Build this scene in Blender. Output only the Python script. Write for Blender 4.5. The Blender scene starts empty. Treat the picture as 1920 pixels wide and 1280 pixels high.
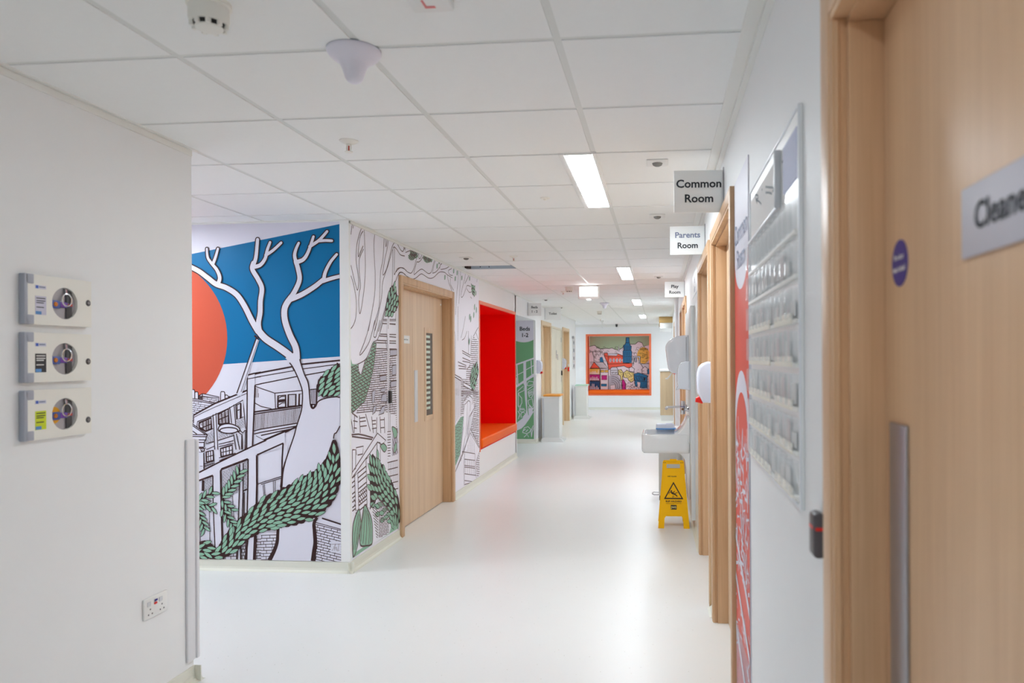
import bpy, bmesh, math, random
from mathutils import Vector, Matrix
from mathutils.geometry import tessellate_polygon
random.seed(7)
scene = bpy.context.scene
COL = scene.collection
PI = math.pi

# ------------------------------------------------------------------ camera solution (from the ceiling grid of 600 mm tiles)
F, YAW, PIT, ROL, CX, CY = 1353.8, .0905, .0008, -.0052, 1113.3, 670.6
CH, CEIL = 1.447, 2.400
XL, XR = -2.105, .305          # corridor walls
YA = 4.743                     # wall with the big mural
YE = 20.3                      # end wall


def ray(x, y):
    u, v = x - CX, y - CY
    c, s = math.cos(ROL), math.sin(ROL)
    u, v = u * c + v * s, -u * s + v * c
    d = (u / F, 1.0, -v / F)
    c, s = math.cos(PIT), math.sin(PIT)
    d = (d[0], d[1] * c - d[2] * s, d[1] * s + d[2] * c)
    c, s = math.cos(YAW), math.sin(YAW)
    return (d[0] * c - d[1] * s, d[0] * s + d[1] * c, d[2])


def on(x, y, ax, val):         # the point of the place that a photo measurement gives on the plane ax = val
    d = ray(x, y)
    o = (0, 0, CH)
    t = (val - o[ax]) / d[ax]
    return Vector((d[0] * t, d[1] * t, CH + d[2] * t))


# ------------------------------------------------------------------ materials
MATS = {}


def s2l(c):
    return tuple((v / 12.92 if v <= .04045 else ((v + .055) / 1.055) ** 2.4) for v in c)


def M(name, rgb, rough=.5, metal=0., spec=.5, var=.03, scale=6., bump=0., bscale=60., emit=None, estr=0., trans=0., alpha=1., coat=0.):
    """Principled material with a slight procedural variation; rgb in 0-255 sRGB."""
    if name in MATS:
        return MATS[name]
    m = bpy.data.materials.new(name)
    m.use_nodes = True
    nt = m.node_tree
    b = nt.nodes['Principled BSDF']
    lin = s2l([v / 255 for v in rgb])
    tc = nt.nodes.new('ShaderNodeTexCoord')
    n = nt.nodes.new('ShaderNodeTexNoise')
    n.inputs['Scale'].default_value = scale
    n.inputs['Detail'].default_value = 3
    nt.links.new(tc.outputs['Object'], n.inputs['Vector'])
    r = nt.nodes.new('ShaderNodeValToRGB')
    r.color_ramp.elements[0].color = (*[v * (1 - var) for v in lin], 1)
    r.color_ramp.elements[1].color = (*[min(1, v * (1 + var)) for v in lin], 1)
    nt.links.new(n.outputs['Fac'], r.inputs['Fac'])
    nt.links.new(r.outputs['Color'], b.inputs['Base Color'])
    b.inputs['Roughness'].default_value = rough
    b.inputs['Metallic'].default_value = metal
    b.inputs['Specular IOR Level'].default_value = spec
    b.inputs['Coat Weight'].default_value = coat
    b.inputs['Coat Roughness'].default_value = .08
    b.inputs['Transmission Weight'].default_value = trans
    b.inputs['Alpha'].default_value = alpha
    if emit:
        b.inputs['Emission Color'].default_value = (*s2l([v / 255 for v in emit]), 1)
        b.inputs['Emission Strength'].default_value = estr
    if bump:
        n2 = nt.nodes.new('ShaderNodeTexNoise')
        n2.inputs['Scale'].default_value = bscale
        n2.inputs['Detail'].default_value = 4
        nt.links.new(tc.outputs['Object'], n2.inputs['Vector'])
        bp = nt.nodes.new('ShaderNodeBump')
        bp.inputs['Strength'].default_value = bump
        bp.inputs['Distance'].default_value = .002
        nt.links.new(n2.outputs['Fac'], bp.inputs['Height'])
        nt.links.new(bp.outputs['Normal'], b.inputs['Normal'])
    MATS[name] = m
    return m


def wood(name, a, b_, rough=.42, sc=14.):
    m = bpy.data.materials.new(name)
    m.use_nodes = True
    nt = m.node_tree
    b = nt.nodes['Principled BSDF']
    tc = nt.nodes.new('ShaderNodeTexCoord')
    mp = nt.nodes.new('ShaderNodeMapping')
    mp.inputs['Scale'].default_value = (sc, sc, .55)
    nt.links.new(tc.outputs['Object'], mp.inputs['Vector'])
    n = nt.nodes.new('ShaderNodeTexNoise')
    n.inputs['Scale'].default_value = 1.0
    n.inputs['Detail'].default_value = 6
    n.inputs['Roughness'].default_value = .62
    nt.links.new(mp.outputs['Vector'], n.inputs['Vector'])
    mp2 = nt.nodes.new('ShaderNodeMapping')
    mp2.inputs['Scale'].default_value = (180, 180, 3.)
    nt.links.new(tc.outputs['Object'], mp2.inputs['Vector'])
    n2 = nt.nodes.new('ShaderNodeTexNoise')
    n2.inputs['Scale'].default_value = 1.0
    n2.inputs['Detail'].default_value = 2
    nt.links.new(mp2.outputs['Vector'], n2.inputs['Vector'])
    mx = nt.nodes.new('ShaderNodeMix')
    mx.data_type = 'FLOAT'
    mx.inputs[0].default_value = .3
    nt.links.new(n.outputs['Fac'], mx.inputs[2])
    nt.links.new(n2.outputs['Fac'], mx.inputs[3])
    r = nt.nodes.new('ShaderNodeValToRGB')
    r.color_ramp.elements[0].position = .32
    r.color_ramp.elements[1].position = .68
    r.color_ramp.elements[0].color = (*s2l([v / 255 for v in a]), 1)
    r.color_ramp.elements[1].color = (*s2l([v / 255 for v in b_]), 1)
    nt.links.new(mx.outputs[0], r.inputs['Fac'])
    nt.links.new(r.outputs['Color'], b.inputs['Base Color'])
    b.inputs['Roughness'].default_value = rough
    MATS[name] = m
    return m


W_WALL = M('wall_paint', (241, 242, 243), .55, bump=.04, var=.01, bscale=140)
W_CEIL = M('ceiling_tile', (244, 245, 244), .9, bump=.25, bscale=260, var=.012, scale=40, spec=.2)
W_BAR = M('ceiling_bar', (226, 228, 225), .4, var=.01)
W_TRIM = M('white_trim', (236, 236, 232), .4, var=.01)
CREAM = M('cream_skirting', (226, 226, 214), .4, var=.03, scale=300)
OAK = wood('oak', (196, 156, 118), (224, 187, 147))
OAKD = wood('oak_leaf', (208, 176, 143), (230, 202, 169))
OAKN = wood('oak_near', (204, 162, 124), (234, 196, 156), .38, 8.)
PALE = wood('pale_oak', (214, 186, 148), (230, 205, 170))
WHITE = M('white_plastic', (236, 236, 234), .3, var=.01)
IVORY = M('ivory_plastic', (240, 238, 230), .4, var=.01)
CERAM = M('white_ceramic', (236, 236, 236), .12, var=.005, coat=.5)
GREYP = M('grey_plastic', (168, 172, 184), .45)
LGREY = M('light_grey_plastic', (214, 216, 220), .3)
BLACK = M('black_plastic', (32, 30, 32), .35)
DARK = M('dark_grey', (74, 72, 74), .5)
CHROME = M('chrome', (214, 214, 218), .16, 1.)
STEEL = M('brushed_steel', (176, 174, 178), .38, .85)
ALU = M('satin_aluminium', (206, 203, 212), .5, .0, spec=.3)
GALV = M('galvanised_metal', (166, 176, 186), .5, .35)
LILAC = M('lilac_white_plastic', (234, 231, 243), .45, var=.01)
INK = M('sign_ink', (40, 46, 54), .6)
INKB = M('sign_ink_blue', (128, 138, 166), .6)
SIGNW = M('sign_white', (246, 248, 248), .35, var=.01)
YELLOW = M('yellow_plastic', (255, 190, 0), .5, spec=.2, var=.03, bump=.05)
BROWNINK = M('sign_brown_ink', (58, 34, 14), .6)
RED = M('red_laminate', (250, 2, 0), .6, var=.02, spec=.1)
REDP = M('red_plastic', (226, 30, 22), .4)
ORANGE = M('orange_vinyl', (246, 104, 14), .5, var=.03, spec=.25)
ORANGEE = M('orange_edge', (240, 120, 78), .45)
ORLID = M('orange_lid', (238, 160, 62), .4)
GRLID = M('pale_green_lid', (196, 232, 214), .4)
BLUEP = M('blue_plastic', (88, 146, 206), .35)
NAVY = M('navy_sticker', (52, 46, 140), .4)
MW = M('mural_white', (226, 225, 238), .42, spec=.22, var=.005)
MWS = M('corridor_mural_white', (244, 242, 252), .42, spec=.22, var=.005)
MB = M('mural_brown_line', (58, 34, 34), .5, spec=.22)
MBL = M('mural_fine_line', (104, 80, 80), .5)
MSKY = M('mural_blue', (0, 114, 168), .42, spec=.22, var=.02)
MSUN = M('mural_coral', (208, 92, 68), .42, spec=.22, var=.02)
MGR = M('mural_leaf_green', (146, 190, 166), .42, spec=.22, var=.03)
MBS = M('mural_soft_line', (92, 66, 66), .5)
MGRY = M('mural_grey_wash', (196, 194, 210), .45, spec=.22)
CYEL = M('mural_ochre', (248, 200, 90), .5)
CYE2 = M('mural_straw', (244, 228, 150), .5)
CMAG = M('mural_magenta', (206, 10, 140), .5)
CBLU = M('mural_city_blue', (24, 124, 182), .5)
CNAV = M('mural_navy', (30, 82, 136), .5)
CPNK = M('mural_blush', (250, 238, 248), .5)
CSKY = M('mural_sage', (180, 208, 172), .5)
CRED = M('mural_city_red', (255, 98, 72), .5)
PGRN = M('panel_green', (120, 174, 130), .45, spec=.22)
PLIL = M('panel_lilac', (226, 224, 236), .45, spec=.22)
PRED = M('panel_red', (226, 92, 78), .45, spec=.22)
CLEAR = M('clear_acrylic', (240, 244, 246), .06, trans=.0, alpha=.22, spec=1., var=.0)
PAPER = M('white_card', (226, 224, 222), .7)
BLUSH = M('pinkish_card', (222, 206, 204), .7)
LAMP = M('lamp_diffuser', (255, 255, 255), .4, emit=(238, 248, 255), estr=20.)
LAMPN = M('dim_lamp_diffuser', (255, 255, 255), .4, emit=(238, 248, 255), estr=8.)
LAMPX = M('exit_light_diffuser', (255, 255, 255), .4, emit=(255, 255, 255), estr=2.2)
BULBR = M('red_glass_bulb', (190, 60, 40), .2)


def floor_material():
    m = bpy.data.materials.new('speckled_vinyl')
    m.use_nodes = True
    nt = m.node_tree
    b = nt.nodes['Principled BSDF']
    tc = nt.nodes.new('ShaderNodeTexCoord')
    v = nt.nodes.new('ShaderNodeTexVoronoi')
    v.inputs['Scale'].default_value = 26
    nt.links.new(tc.outputs['Object'], v.inputs['Vector'])
    lt = nt.nodes.new('ShaderNodeMath')
    lt.operation = 'LESS_THAN'
    lt.inputs[1].default_value = .055
    nt.links.new(v.outputs['Distance'], lt.inputs[0])
    n = nt.nodes.new('ShaderNodeTexNoise')
    n.inputs['Scale'].default_value = 1.1
    n.inputs['Detail'].default_value = 5
    nt.links.new(tc.outputs['Object'], n.inputs['Vector'])
    r = nt.nodes.new('ShaderNodeValToRGB')
    r.color_ramp.elements[0].color = (*s2l((.918, .924, .922)), 1)
    r.color_ramp.elements[1].color = (*s2l((.936, .942, .940)), 1)
    nt.links.new(n.outputs['Fac'], r.inputs['Fac'])
    mx = nt.nodes.new('ShaderNodeMix')
    mx.data_type = 'RGBA'
    mx.inputs['B'].default_value = (*s2l((.74, .74, .70)), 1)
    nt.links.new(lt.outputs[0], mx.inputs['Factor'])
    nt.links.new(r.outputs['Color'], mx.inputs['A'])
    nt.links.new(mx.outputs['Result'], b.inputs['Base Color'])
    b.inputs['Roughness'].default_value = .34
    b.inputs['Specular IOR Level'].default_value = .5
    return m


FLOORM = floor_material()

# ------------------------------------------------------------------ mesh helpers


def nb():
    return bmesh.new()


def box(bm, x0, x1, y0, y1, z0, z1, mi=0, r=0., seg=2):
    x0, x1 = min(x0, x1), max(x0, x1)
    y0, y1 = min(y0, y1), max(y0, y1)
    z0, z1 = min(z0, z1), max(z0, z1)
    vs = [bm.verts.new(p) for p in ((x0, y0, z0), (x1, y0, z0), (x1, y1, z0), (x0, y1, z0), (x0, y0, z1), (x1, y0, z1), (x1, y1, z1), (x0, y1, z1))]
    fs = [bm.faces.new([vs[i] for i in q]) for q in ((0, 3, 2, 1), (4, 5, 6, 7), (0, 1, 5, 4), (1, 2, 6, 5), (2, 3, 7, 6), (3, 0, 4, 7))]
    for f in fs:
        f.material_index = mi
    if r > 0:
        es = list({e for f in fs for e in f.edges})
        bmesh.ops.bevel(bm, geom=es, offset=r, segments=seg, affect='EDGES', profile=.5)
    return bm


def prism(bm, pts, ax, c0, c1, mi=0, r=0., seg=3):
    """A closed outline (a, b) swept along axis ax from c0 to c1; for ax 0: (y, z), 1: (x, z), 2: (x, y)."""
    def P(a, b, c):
        return ((c, a, b), (a, c, b), (a, b, c))[ax]
    lo = [bm.verts.new(P(a, b, c0)) for a, b in pts]
    hi = [bm.verts.new(P(a, b, c1)) for a, b in pts]
    n = len(pts)
    f0 = bm.faces.new(lo)
    f1 = bm.faces.new(hi[::-1])
    fs = [f0, f1]
    for i in range(n):
        j = (i + 1) % n
        fs.append(bm.faces.new((lo[j], lo[i], hi[i], hi[j])))
    for f in fs:
        f.material_index = mi
    bmesh.ops.recalc_face_normals(bm, faces=fs)
    if r > 0:
        bmesh.ops.bevel(bm, geom=list(f0.edges) + list(f1.edges), offset=r, segments=seg, affect='EDGES', profile=.5)
    return bm


def lathe(bm, prof, c, mi=0, seg=28, ax=2):
    """Profile (radius, height) turned round an axis through c."""
    rings = []
    for rr, h in prof:
        ring = []
        for k in range(seg):
            a = 2 * PI * k / seg
            p = (rr * math.cos(a), rr * math.sin(a), h)
            if ax == 0:
                p = (p[2], p[0], p[1])
            elif ax == 1:
                p = (p[0], p[2], p[1])
            ring.append(bm.verts.new((c[0] + p[0], c[1] + p[1], c[2] + p[2])))
        rings.append(ring)
    fs = []
    for a, b in zip(rings, rings[1:]):
        for k in range(seg):
            j = (k + 1) % seg
            fs.append(bm.faces.new((a[k], a[j], b[j], b[k])))
    fs.append(bm.faces.new(rings[0]))
    fs.append(bm.faces.new(rings[-1]))
    for f in fs:
        f.material_index = mi
    bmesh.ops.recalc_face_normals(bm, faces=fs)
    return bm


def tube(bm, pts, r, seg=8, mi=0):
    pts = [Vector(p) for p in pts]
    rings = []
    for i, p in enumerate(pts):
        d = (pts[min(i + 1, len(pts) - 1)] - pts[max(i - 1, 0)]).normalized()
        a = d.orthogonal().normalized() if i == 0 else (a - d * a.dot(d)).normalized()
        b = d.cross(a)
        rr = r[i] if isinstance(r, (list, tuple)) else r
        rings.append([bm.verts.new(p + (a * math.cos(2 * PI * k / seg) + b * math.sin(2 * PI * k / seg)) * rr) for k in range(seg)])
    fs = []
    for A, B in zip(rings, rings[1:]):
        for k in range(seg):
            j = (k + 1) % seg
            fs.append(bm.faces.new((A[k], A[j], B[j], B[k])))
    fs.append(bm.faces.new(rings[0]))
    fs.append(bm.faces.new(rings[-1]))
    for f in fs:
        f.material_index = mi
    bmesh.ops.recalc_face_normals(bm, faces=fs)
    return bm


def build(name, bm, mats, parent=None, smooth=0., origin=None):
    """One mesh object. Vertices are in metres of the room; a part is shifted to its thing's origin."""
    root = parent
    while root is not None and root.parent is not None:
        root = root.parent
    off = Vector(root.location) if root is not None else (Vector(origin) if origin is not None else Vector((0, 0, 0)))
    if off.length:
        bmesh.ops.translate(bm, verts=bm.verts, vec=-off)
    me = bpy.data.meshes.new(name)
    bm.to_mesh(me)
    bm.free()
    for m in (mats if isinstance(mats, (list, tuple)) else [mats]):
        me.materials.append(m)
    if smooth:
        for p in me.polygons:
            p.use_smooth = True
        try:
            me.set_sharp_from_angle(angle=math.radians(smooth))
        except Exception:
            pass
    o = bpy.data.objects.new(name, me)
    COL.objects.link(o)
    if root is None and origin is not None:
        o.location = origin
    if parent is not None:
        o.parent = parent
    return o


def tag(o, label, cat, group=None):
    o['label'] = label
    o['category'] = cat
    if group:
        o['group'] = group
    return o


def thing(name, loc, label, cat, group=None):
    o = bpy.data.objects.new(name, None)
    o.empty_display_size = .05
    COL.objects.link(o)
    o.location = loc
    return tag(o, label, cat, group)


def struct(name, bm, mats, parent=None, smooth=0.):
    o = build(name, bm, mats, parent, smooth)
    if parent is None:
        o['kind'] = 'structure'
    return o


def dup(root, loc, label=None, group=None, rotz=None):
    r = root.copy()
    COL.objects.link(r)
    r.location = loc
    if rotz is not None:
        r.rotation_euler = (0, 0, rotz)
    if label:
        r['label'] = label
    if group:
        r['group'] = group
    for ch in list(root.children):
        c = ch.copy()
        COL.objects.link(c)
        c.parent = r
        for g in list(ch.children):
            d = g.copy()
            COL.objects.link(d)
            d.parent = c
    return r


def text_bm(bm, s, size, o, U, V, N=None, ext=.0006, align='CENTER', mi=0, bold=0., sx=1.):
    """Lettering as flat mesh on the plane o + u U + v V, standing out by ext."""
    cu = bpy.data.curves.new('t', 'FONT')
    cu.body = s
    cu.size = size
    cu.align_x = align
    cu.align_y = 'CENTER'
    cu.offset = bold
    cu.resolution_u = 3
    ob = bpy.data.objects.new('t', cu)
    COL.objects.link(ob)
    me = ob.to_mesh()
    U, V, o = Vector(U), Vector(V), Vector(o)
    N = Vector(N) if N is not None else U.cross(V)
    vs = [bm.verts.new(o + U * v.co.x * sx + V * v.co.y + N * ext) for v in me.vertices]
    for p in me.polygons:
        try:
            f = bm.faces.new([vs[i] for i in p.vertices])
            f.material_index = mi
        except ValueError:
            pass
    ob.to_mesh_clear()
    bpy.data.objects.remove(ob)
    bpy.data.curves.remove(cu)
    return bm


# ------------------------------------------------------------------ drawing on walls


def pts(s):
    return [tuple(float(v) for v in p.split(',')) for p in s.split()]


def cat_rom(P, n=6, closed=False):
    if len(P) < 3:
        return P
    out = []
    N = len(P)
    for i in range(N if closed else N - 1):
        p0 = P[(i - 1) % N] if closed or i > 0 else P[0]
        p1, p2 = P[i], P[(i + 1) % N]
        p3 = P[(i + 2) % N] if closed or i + 2 < N else P[-1]
        for k in range(n):
            t = k / n
            out.append(tuple(.5 * (2 * p1[a] + (p2[a] - p0[a]) * t + (2 * p0[a] - 5 * p1[a] + 4 * p2[a] - p3[a]) * t * t + (3 * p1[a] - p0[a] - 3 * p2[a] + p3[a]) * t ** 3) for a in (0, 1)))
    if not closed:
        out.append(P[-1])
    return out


def clip_rect(P, r):
    for ax, lim, sg in ((0, r[0], 1), (0, r[1], -1), (1, r[2], 1), (1, r[3], -1)):
        out = []
        for i in range(len(P)):
            a, b = P[i - 1], P[i]
            ia, ib = (a[ax] - lim) * sg >= 0, (b[ax] - lim) * sg >= 0
            if ia != ib:
                t = (lim - a[ax]) / (b[ax] - a[ax])
                out.append(tuple(a[k] + (b[k] - a[k]) * t for k in (0, 1)))
            if ib:
                out.append(b)
        P = out
        if len(P) < 3:
            return []
    return P


def inside(P, x, y):
    c = False
    for i in range(len(P)):
        (x1, y1), (x2, y2) = P[i - 1], P[i]
        if (y1 > y) != (y2 > y) and x < (x2 - x1) * (y - y1) / (y2 - y1) + x1:
            c = not c
    return c


class Canvas:
    """Flat print on the wall plane ax = val; drawn in layers a fraction of a millimetre thick."""

    def __init__(s, ax, val, out, mats, rects, eps=.00035, base=.0012):
        s.ax, s.val, s.out, s.mats, s.rects, s.eps, s.base = ax, val, out, mats, rects, eps, base
        s.bm = nb()
        s.o, s.k = (0., 0.), 1.
        s.n = 0
        s.ink = MB

    def crop(s, ox, oy, k):
        s.o, s.k = (ox, oy), k

    def uv(s, p):
        q = on(s.o[0] + p[0] / s.k, s.o[1] + p[1] / s.k, s.ax, s.val)
        return (q[1 - s.ax], q[2])

    def poly(s, P, m, L):
        mi = s.mats.index(m)
        d = s.val + s.out * (s.base + s.eps * (L + (s.n % 64) / 70))
        for r in s.rects:
            Q = clip_rect(P, r)
            if len(Q) < 3:
                continue
            vs = [s.bm.verts.new((d, q[0], q[1]) if s.ax == 0 else (q[0], d, q[1])) for q in Q]
            if len(Q) < 5:
                tr = [tuple(range(len(Q)))]
            else:
                tr = tessellate_polygon([[Vector((q[0], q[1], 0)) for q in Q]])
            for t in tr:
                try:
                    f = s.bm.faces.new([vs[i] for i in t])
                    f.material_index = mi
                except ValueError:
                    pass

    def fill(s, P, m, L, curve=False):
        P = pts(P) if isinstance(P, str) else P
        s.n += 1
        if curve:
            P = cat_rom(P, 6, True)
        s.poly([s.uv(p) for p in P], m, L)

    def rib(s, Q, w, m, L, caps=False):
        n = len(Q)
        s.n += 1
        N = []
        for i in range(n):
            a, b = Q[max(i - 1, 0)], Q[min(i + 1, n - 1)]
            dx, dy = b[0] - a[0], b[1] - a[1]
            l = math.hypot(dx, dy) or 1
            N.append((-dy / l, dx / l))
        W = [(w[0] + (w[1] - w[0]) * i / max(n - 1, 1)) if isinstance(w, tuple) else w for i in range(n)]
        for i in range(n - 1):
            a, b, na, nb_ = Q[i], Q[i + 1], N[i], N[i + 1]
            ha, hb = W[i] / 2, W[i + 1] / 2
            s.poly([(a[0] + na[0] * ha, a[1] + na[1] * ha), (b[0] + nb_[0] * hb, b[1] + nb_[1] * hb), (b[0] - nb_[0] * hb, b[1] - nb_[1] * hb), (a[0] - na[0] * ha, a[1] - na[1] * ha)], m, L)
        if caps:
            for i in (0, n - 1):
                s.n += 1
                s.poly([(Q[i][0] + W[i] / 2 * math.cos(2 * PI * k / 10), Q[i][1] + W[i] / 2 * math.sin(2 * PI * k / 10)) for k in range(10)], m, L)

    def line(s, P, w=.006, m=None, L=4, curve=False, closed=False):
        P = pts(P) if isinstance(P, str) else P
        if curve:
            P = cat_rom(P, 6, closed)
        Q = [s.uv(p) for p in P]
        if closed:
            Q.append(Q[0])
        s.rib(Q, w, m or s.ink, L)

    def lines(s, txt, w=.006, m=None, L=4, curve=False):
        for t in txt.split(';'):
            if t.strip():
                s.line(t, w, m, L, curve)

    def branch(s, P, w, o=.0075, L=6):
        Q = [s.uv(p) for p in cat_rom(pts(P), 6)]
        ws = w if isinstance(w, tuple) else (w, w)
        s.rib(Q, (ws[0] + 2 * o, ws[1] + 2 * o), MB, L, True)
        s.rib(Q, ws, MW, L + 1, True)

    def leaf(s, c, ln, wd, a, m, L, outline=None):
        ca, sa = math.cos(a), math.sin(a)
        s.n += 1 + s.n % 2

        def shape(l, w):
            return [(c[0] + x * l * ca - y * w * sa, c[1] + x * l * sa + y * w * ca) for x, y in ((-.5, 0), (-.27, .36), (.05, .5), (.32, .3), (.5, 0), (.27, -.36), (-.05, -.5), (-.32, -.3))]
        s.n += s.n % 2
        if outline:
            s.poly(shape(ln + 2.6 * outline, wd + 2 * outline), MB, L)
        s.n += 1
        s.poly(shape(ln, wd), m, L)

    def garland(s, C, H, ln, wd, L, m=None, skew=.45, dens=1.):
        """Overlapping leaves along a band given by its centre line and half widths (photo measurements)."""
        Cc = cat_rom(C, 8)
        Hc = []
        for i in range(len(C) - 1):
            for k in range(8):
                Hc.append(H[i] + (H[i + 1] - H[i]) * k / 8)
        Hc.append(H[-1])
        Q = [s.uv(p) for p in Cc]
        sc = math.hypot(Q[-1][0] - Q[0][0], Q[-1][1] - Q[0][1]) / math.hypot(Cc[-1][0] - Cc[0][0], Cc[-1][1] - Cc[0][1])
        Wd = [h * sc for h in Hc]
        S = [0]
        for a, b in zip(Q, Q[1:]):
            S.append(S[-1] + math.hypot(b[0] - a[0], b[1] - a[1]))
        up, lo = [], []
        fr = []
        for i, q in enumerate(Q):
            a, b = Q[max(i - 1, 0)], Q[min(i + 1, len(Q) - 1)]
            t = math.atan2(b[1] - a[1], b[0] - a[0])
            fr.append(t)
            wv = .99 + .04 * math.sin(i * 2.1)
            up.append((q[0] - math.sin(t) * Wd[i] * wv, q[1] + math.cos(t) * Wd[i] * wv))
            lo.append((q[0] + math.sin(t) * Wd[i] * wv, q[1] - math.cos(t) * Wd[i] * wv))
        for i in range(len(Q) - 1):
            s.poly([up[i], up[i + 1], lo[i + 1], lo[i]], MB, L)
        rows = max(Wd) * 2 / (wd * 1.1)
        nr = int(math.ceil(rows / 2))
        for rI in range(-nr, nr + 1):
            off = rI * wd * 1.1
            d = (rI % 2) * ln * .55 + random.uniform(0, ln * .3)
            while d < S[-1]:
                i = max(k for k in range(len(S)) if S[k] <= d)
                i = min(i, len(S) - 2)
                f = (d - S[i]) / max(S[i + 1] - S[i], 1e-6)
                w_ = Wd[i] + (Wd[i + 1] - Wd[i]) * f
                if abs(off) < w_ - wd * .2:
                    t = fr[i] + (fr[i + 1] - fr[i]) * f
                    px, py = Q[i][0] + (Q[i + 1][0] - Q[i][0]) * f, Q[i][1] + (Q[i + 1][1] - Q[i][1]) * f
                    c = (px - math.sin(t) * off, py + math.cos(t) * off)
                    a = t + skew * off / max(w_, .02) + random.uniform(-.12, .12) + .12
                    s.leaf(c, ln * random.uniform(.85, 1.1), wd * random.uniform(.82, 1.02), a, m or MGR, L + 2, wd * .15)
                d += ln * .94 * random.uniform(.92, 1.1) / dens

    def frond(s, P, ln, wd, n, L, spread=.7):
        Q = [s.uv(p) for p in cat_rom(pts(P), 6)]
        s.rib(Q, (ln * .55, ln * .2), MB, L)
        for k in range(n):
            f = (k + .4) / n * (len(Q) - 1)
            i = min(int(f), len(Q) - 2)
            x = Q[i][0] + (Q[i + 1][0] - Q[i][0]) * (f - i)
            y = Q[i][1] + (Q[i + 1][1] - Q[i][1]) * (f - i)
            t = math.atan2(Q[i + 1][1] - Q[i][1], Q[i + 1][0] - Q[i][0])
            sd = 1 if k % 2 else -1
            a = t + sd * spread
            s.leaf((x + math.cos(a) * ln * .5, y + math.sin(a) * ln * .5), ln, wd * .8, a, MGR, L + 2, .0042)

    def hatch(s, P, ang, sp, w=.0025, m=None, L=3, brick=0., jit=0.):
        """Ruled lines inside an outline; with brick, also the short joints between the courses."""
        P = pts(P) if isinstance(P, str) else P
        c, sn = math.cos(math.radians(ang)), math.sin(math.radians(ang))
        R = [(x * c + y * sn, -x * sn + y * c) for x, y in P]
        inv = lambda x, y: (x * c - y * sn, x * sn + y * c)
        y = min(p[1] for p in R) + sp * .5
        top = max(p[1] for p in R)
        row = 0
        while y < top:
            xs = []
            for i in range(len(R)):
                (x1, y1), (x2, y2) = R[i - 1], R[i]
                if (y1 > y) != (y2 > y):
                    xs.append((x2 - x1) * (y - y1) / (y2 - y1) + x1)
            xs.sort()
            for a, b in zip(xs[::2], xs[1::2]):
                s.line([inv(a, y), inv(b, y)], w, m or s.ink, L)
                if brick:
                    x = a + (brick * .5 if row % 2 else 0) + random.uniform(.1, .4) * brick
                    while x < b - brick * .1:
                        if inside(R, x, y + sp * .95):
                            s.line([inv(x, y), inv(x, y + sp)], w * .9, m or s.ink, L)
                        x += brick * random.uniform(.85, 1.15)
            row += 1
            y += sp * (1 + random.uniform(-jit, jit))


# ------------------------------------------------------------------ the shell of the ward
def cells(lo, hi, cuts):
    v = sorted({lo, hi, *[c for c in cuts if lo < c < hi]})
    return list(zip(v, v[1:]))


def wall_y(bm, x0, x1, y0, y1, holes, z0=0., z1=CEIL + .03):
    """A wall along y; holes are (ya, yb, za, zb)."""
    for a, b in cells(y0, y1, [h[0] for h in holes] + [h[1] for h in holes]):
        for c, d in cells(z0, z1, [h[2] for h in holes] + [h[3] for h in holes]):
            if not any(h[0] <= (a + b) / 2 <= h[1] and h[2] <= (c + d) / 2 <= h[3] for h in holes):
                box(bm, x0, x1, a, b, c, d)


def wall_x(bm, y0, y1, x0, x1, holes, z0=0., z1=CEIL + .03):
    for a, b in cells(x0, x1, [h[0] for h in holes] + [h[1] for h in holes]):
        for c, d in cells(z0, z1, [h[2] for h in holes] + [h[3] for h in holes]):
            if not any(h[0] <= (a + b) / 2 <= h[1] and h[2] <= (c + d) / 2 <= h[3] for h in holes):
                box(bm, a, b, y0, y1, c, d)


DZN = 2.018                     # head of the nearest door
DZ = 2.075                      # structural head of the door openings
LD = (5.75, 7.17)               # treatment room door
NK = (8.335, 10.44, .375, 2.105)   # reading niche
BAY = (10.5, 12.2)
TD, D2 = (12.83, 13.82), (15.66, 16.66)
CUP = (14.06, 15.46)
RD = [(.22, 1.235), (2.98, 4.0), (4.30, 5.36), (8.08, 9.1), (9.26, 10.05), (13.4, 14.3)]
EN = (-2.02, -.27, .43, 2.085)  # niche in the end wall

bm = nb()
box(bm, -6.2, 1.6, -2.2, 21.6, -.08, 0)
struct('floor', bm, FLOORM)

bm = nb()
box(bm, XL - .15, XL, -2.2, 3.09, 0, CEIL + .03)
box(bm, -6.2, XL - .15, 2.94, 3.09, 0, CEIL + .03)
struct('wall_left_near', bm, W_WALL)
bm = nb()
box(bm, -6.2, XL - .15, YA, YA + .15, 0, CEIL + .03)
wall_y(bm, XL - .15, XL, YA, BAY[0], [(LD[0], LD[1], 0, DZ), NK])
struct('wall_left', bm, W_WALL)
bm = nb()
box(bm, XL - .15, XL, BAY[0], BAY[1], 2.10, CEIL + .03)
box(bm, -3.6, XL, BAY[0] - .06, BAY[0], 0, CEIL)
box(bm, -3.75, -3.6, BAY[0] - .06, BAY[1], 0, CEIL)
box(bm, -3.6, XL - .15, BAY[0], BAY[1], 2.10, 2.16)
box(bm, -3.75, XL, BAY[1], BAY[1] + .15, 0, CEIL + .03)
struct('wall_bay', bm, W_WALL)
bm = nb()
wall_y(bm, XL - .15, XL, BAY[1] + .15, 18.13, [(TD[0], TD[1], 0, DZ), (D2[0], D2[1], 0, DZ), (CUP[0], CUP[1], .03, 2.06)])
box(bm, -6.2, XL - .15, 17.98, 18.13, 0, CEIL + .03)
struct('wall_left_far', bm, W_WALL)
bm = nb()
wall_y(bm, XR, XR + .15, -2.2, 16.4, [(a, b, 0, DZ if a > 1 else DZN) for a, b in RD])
box(bm, XR, 1.6, 16.25, 16.4, 0, CEIL + .03)
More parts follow.
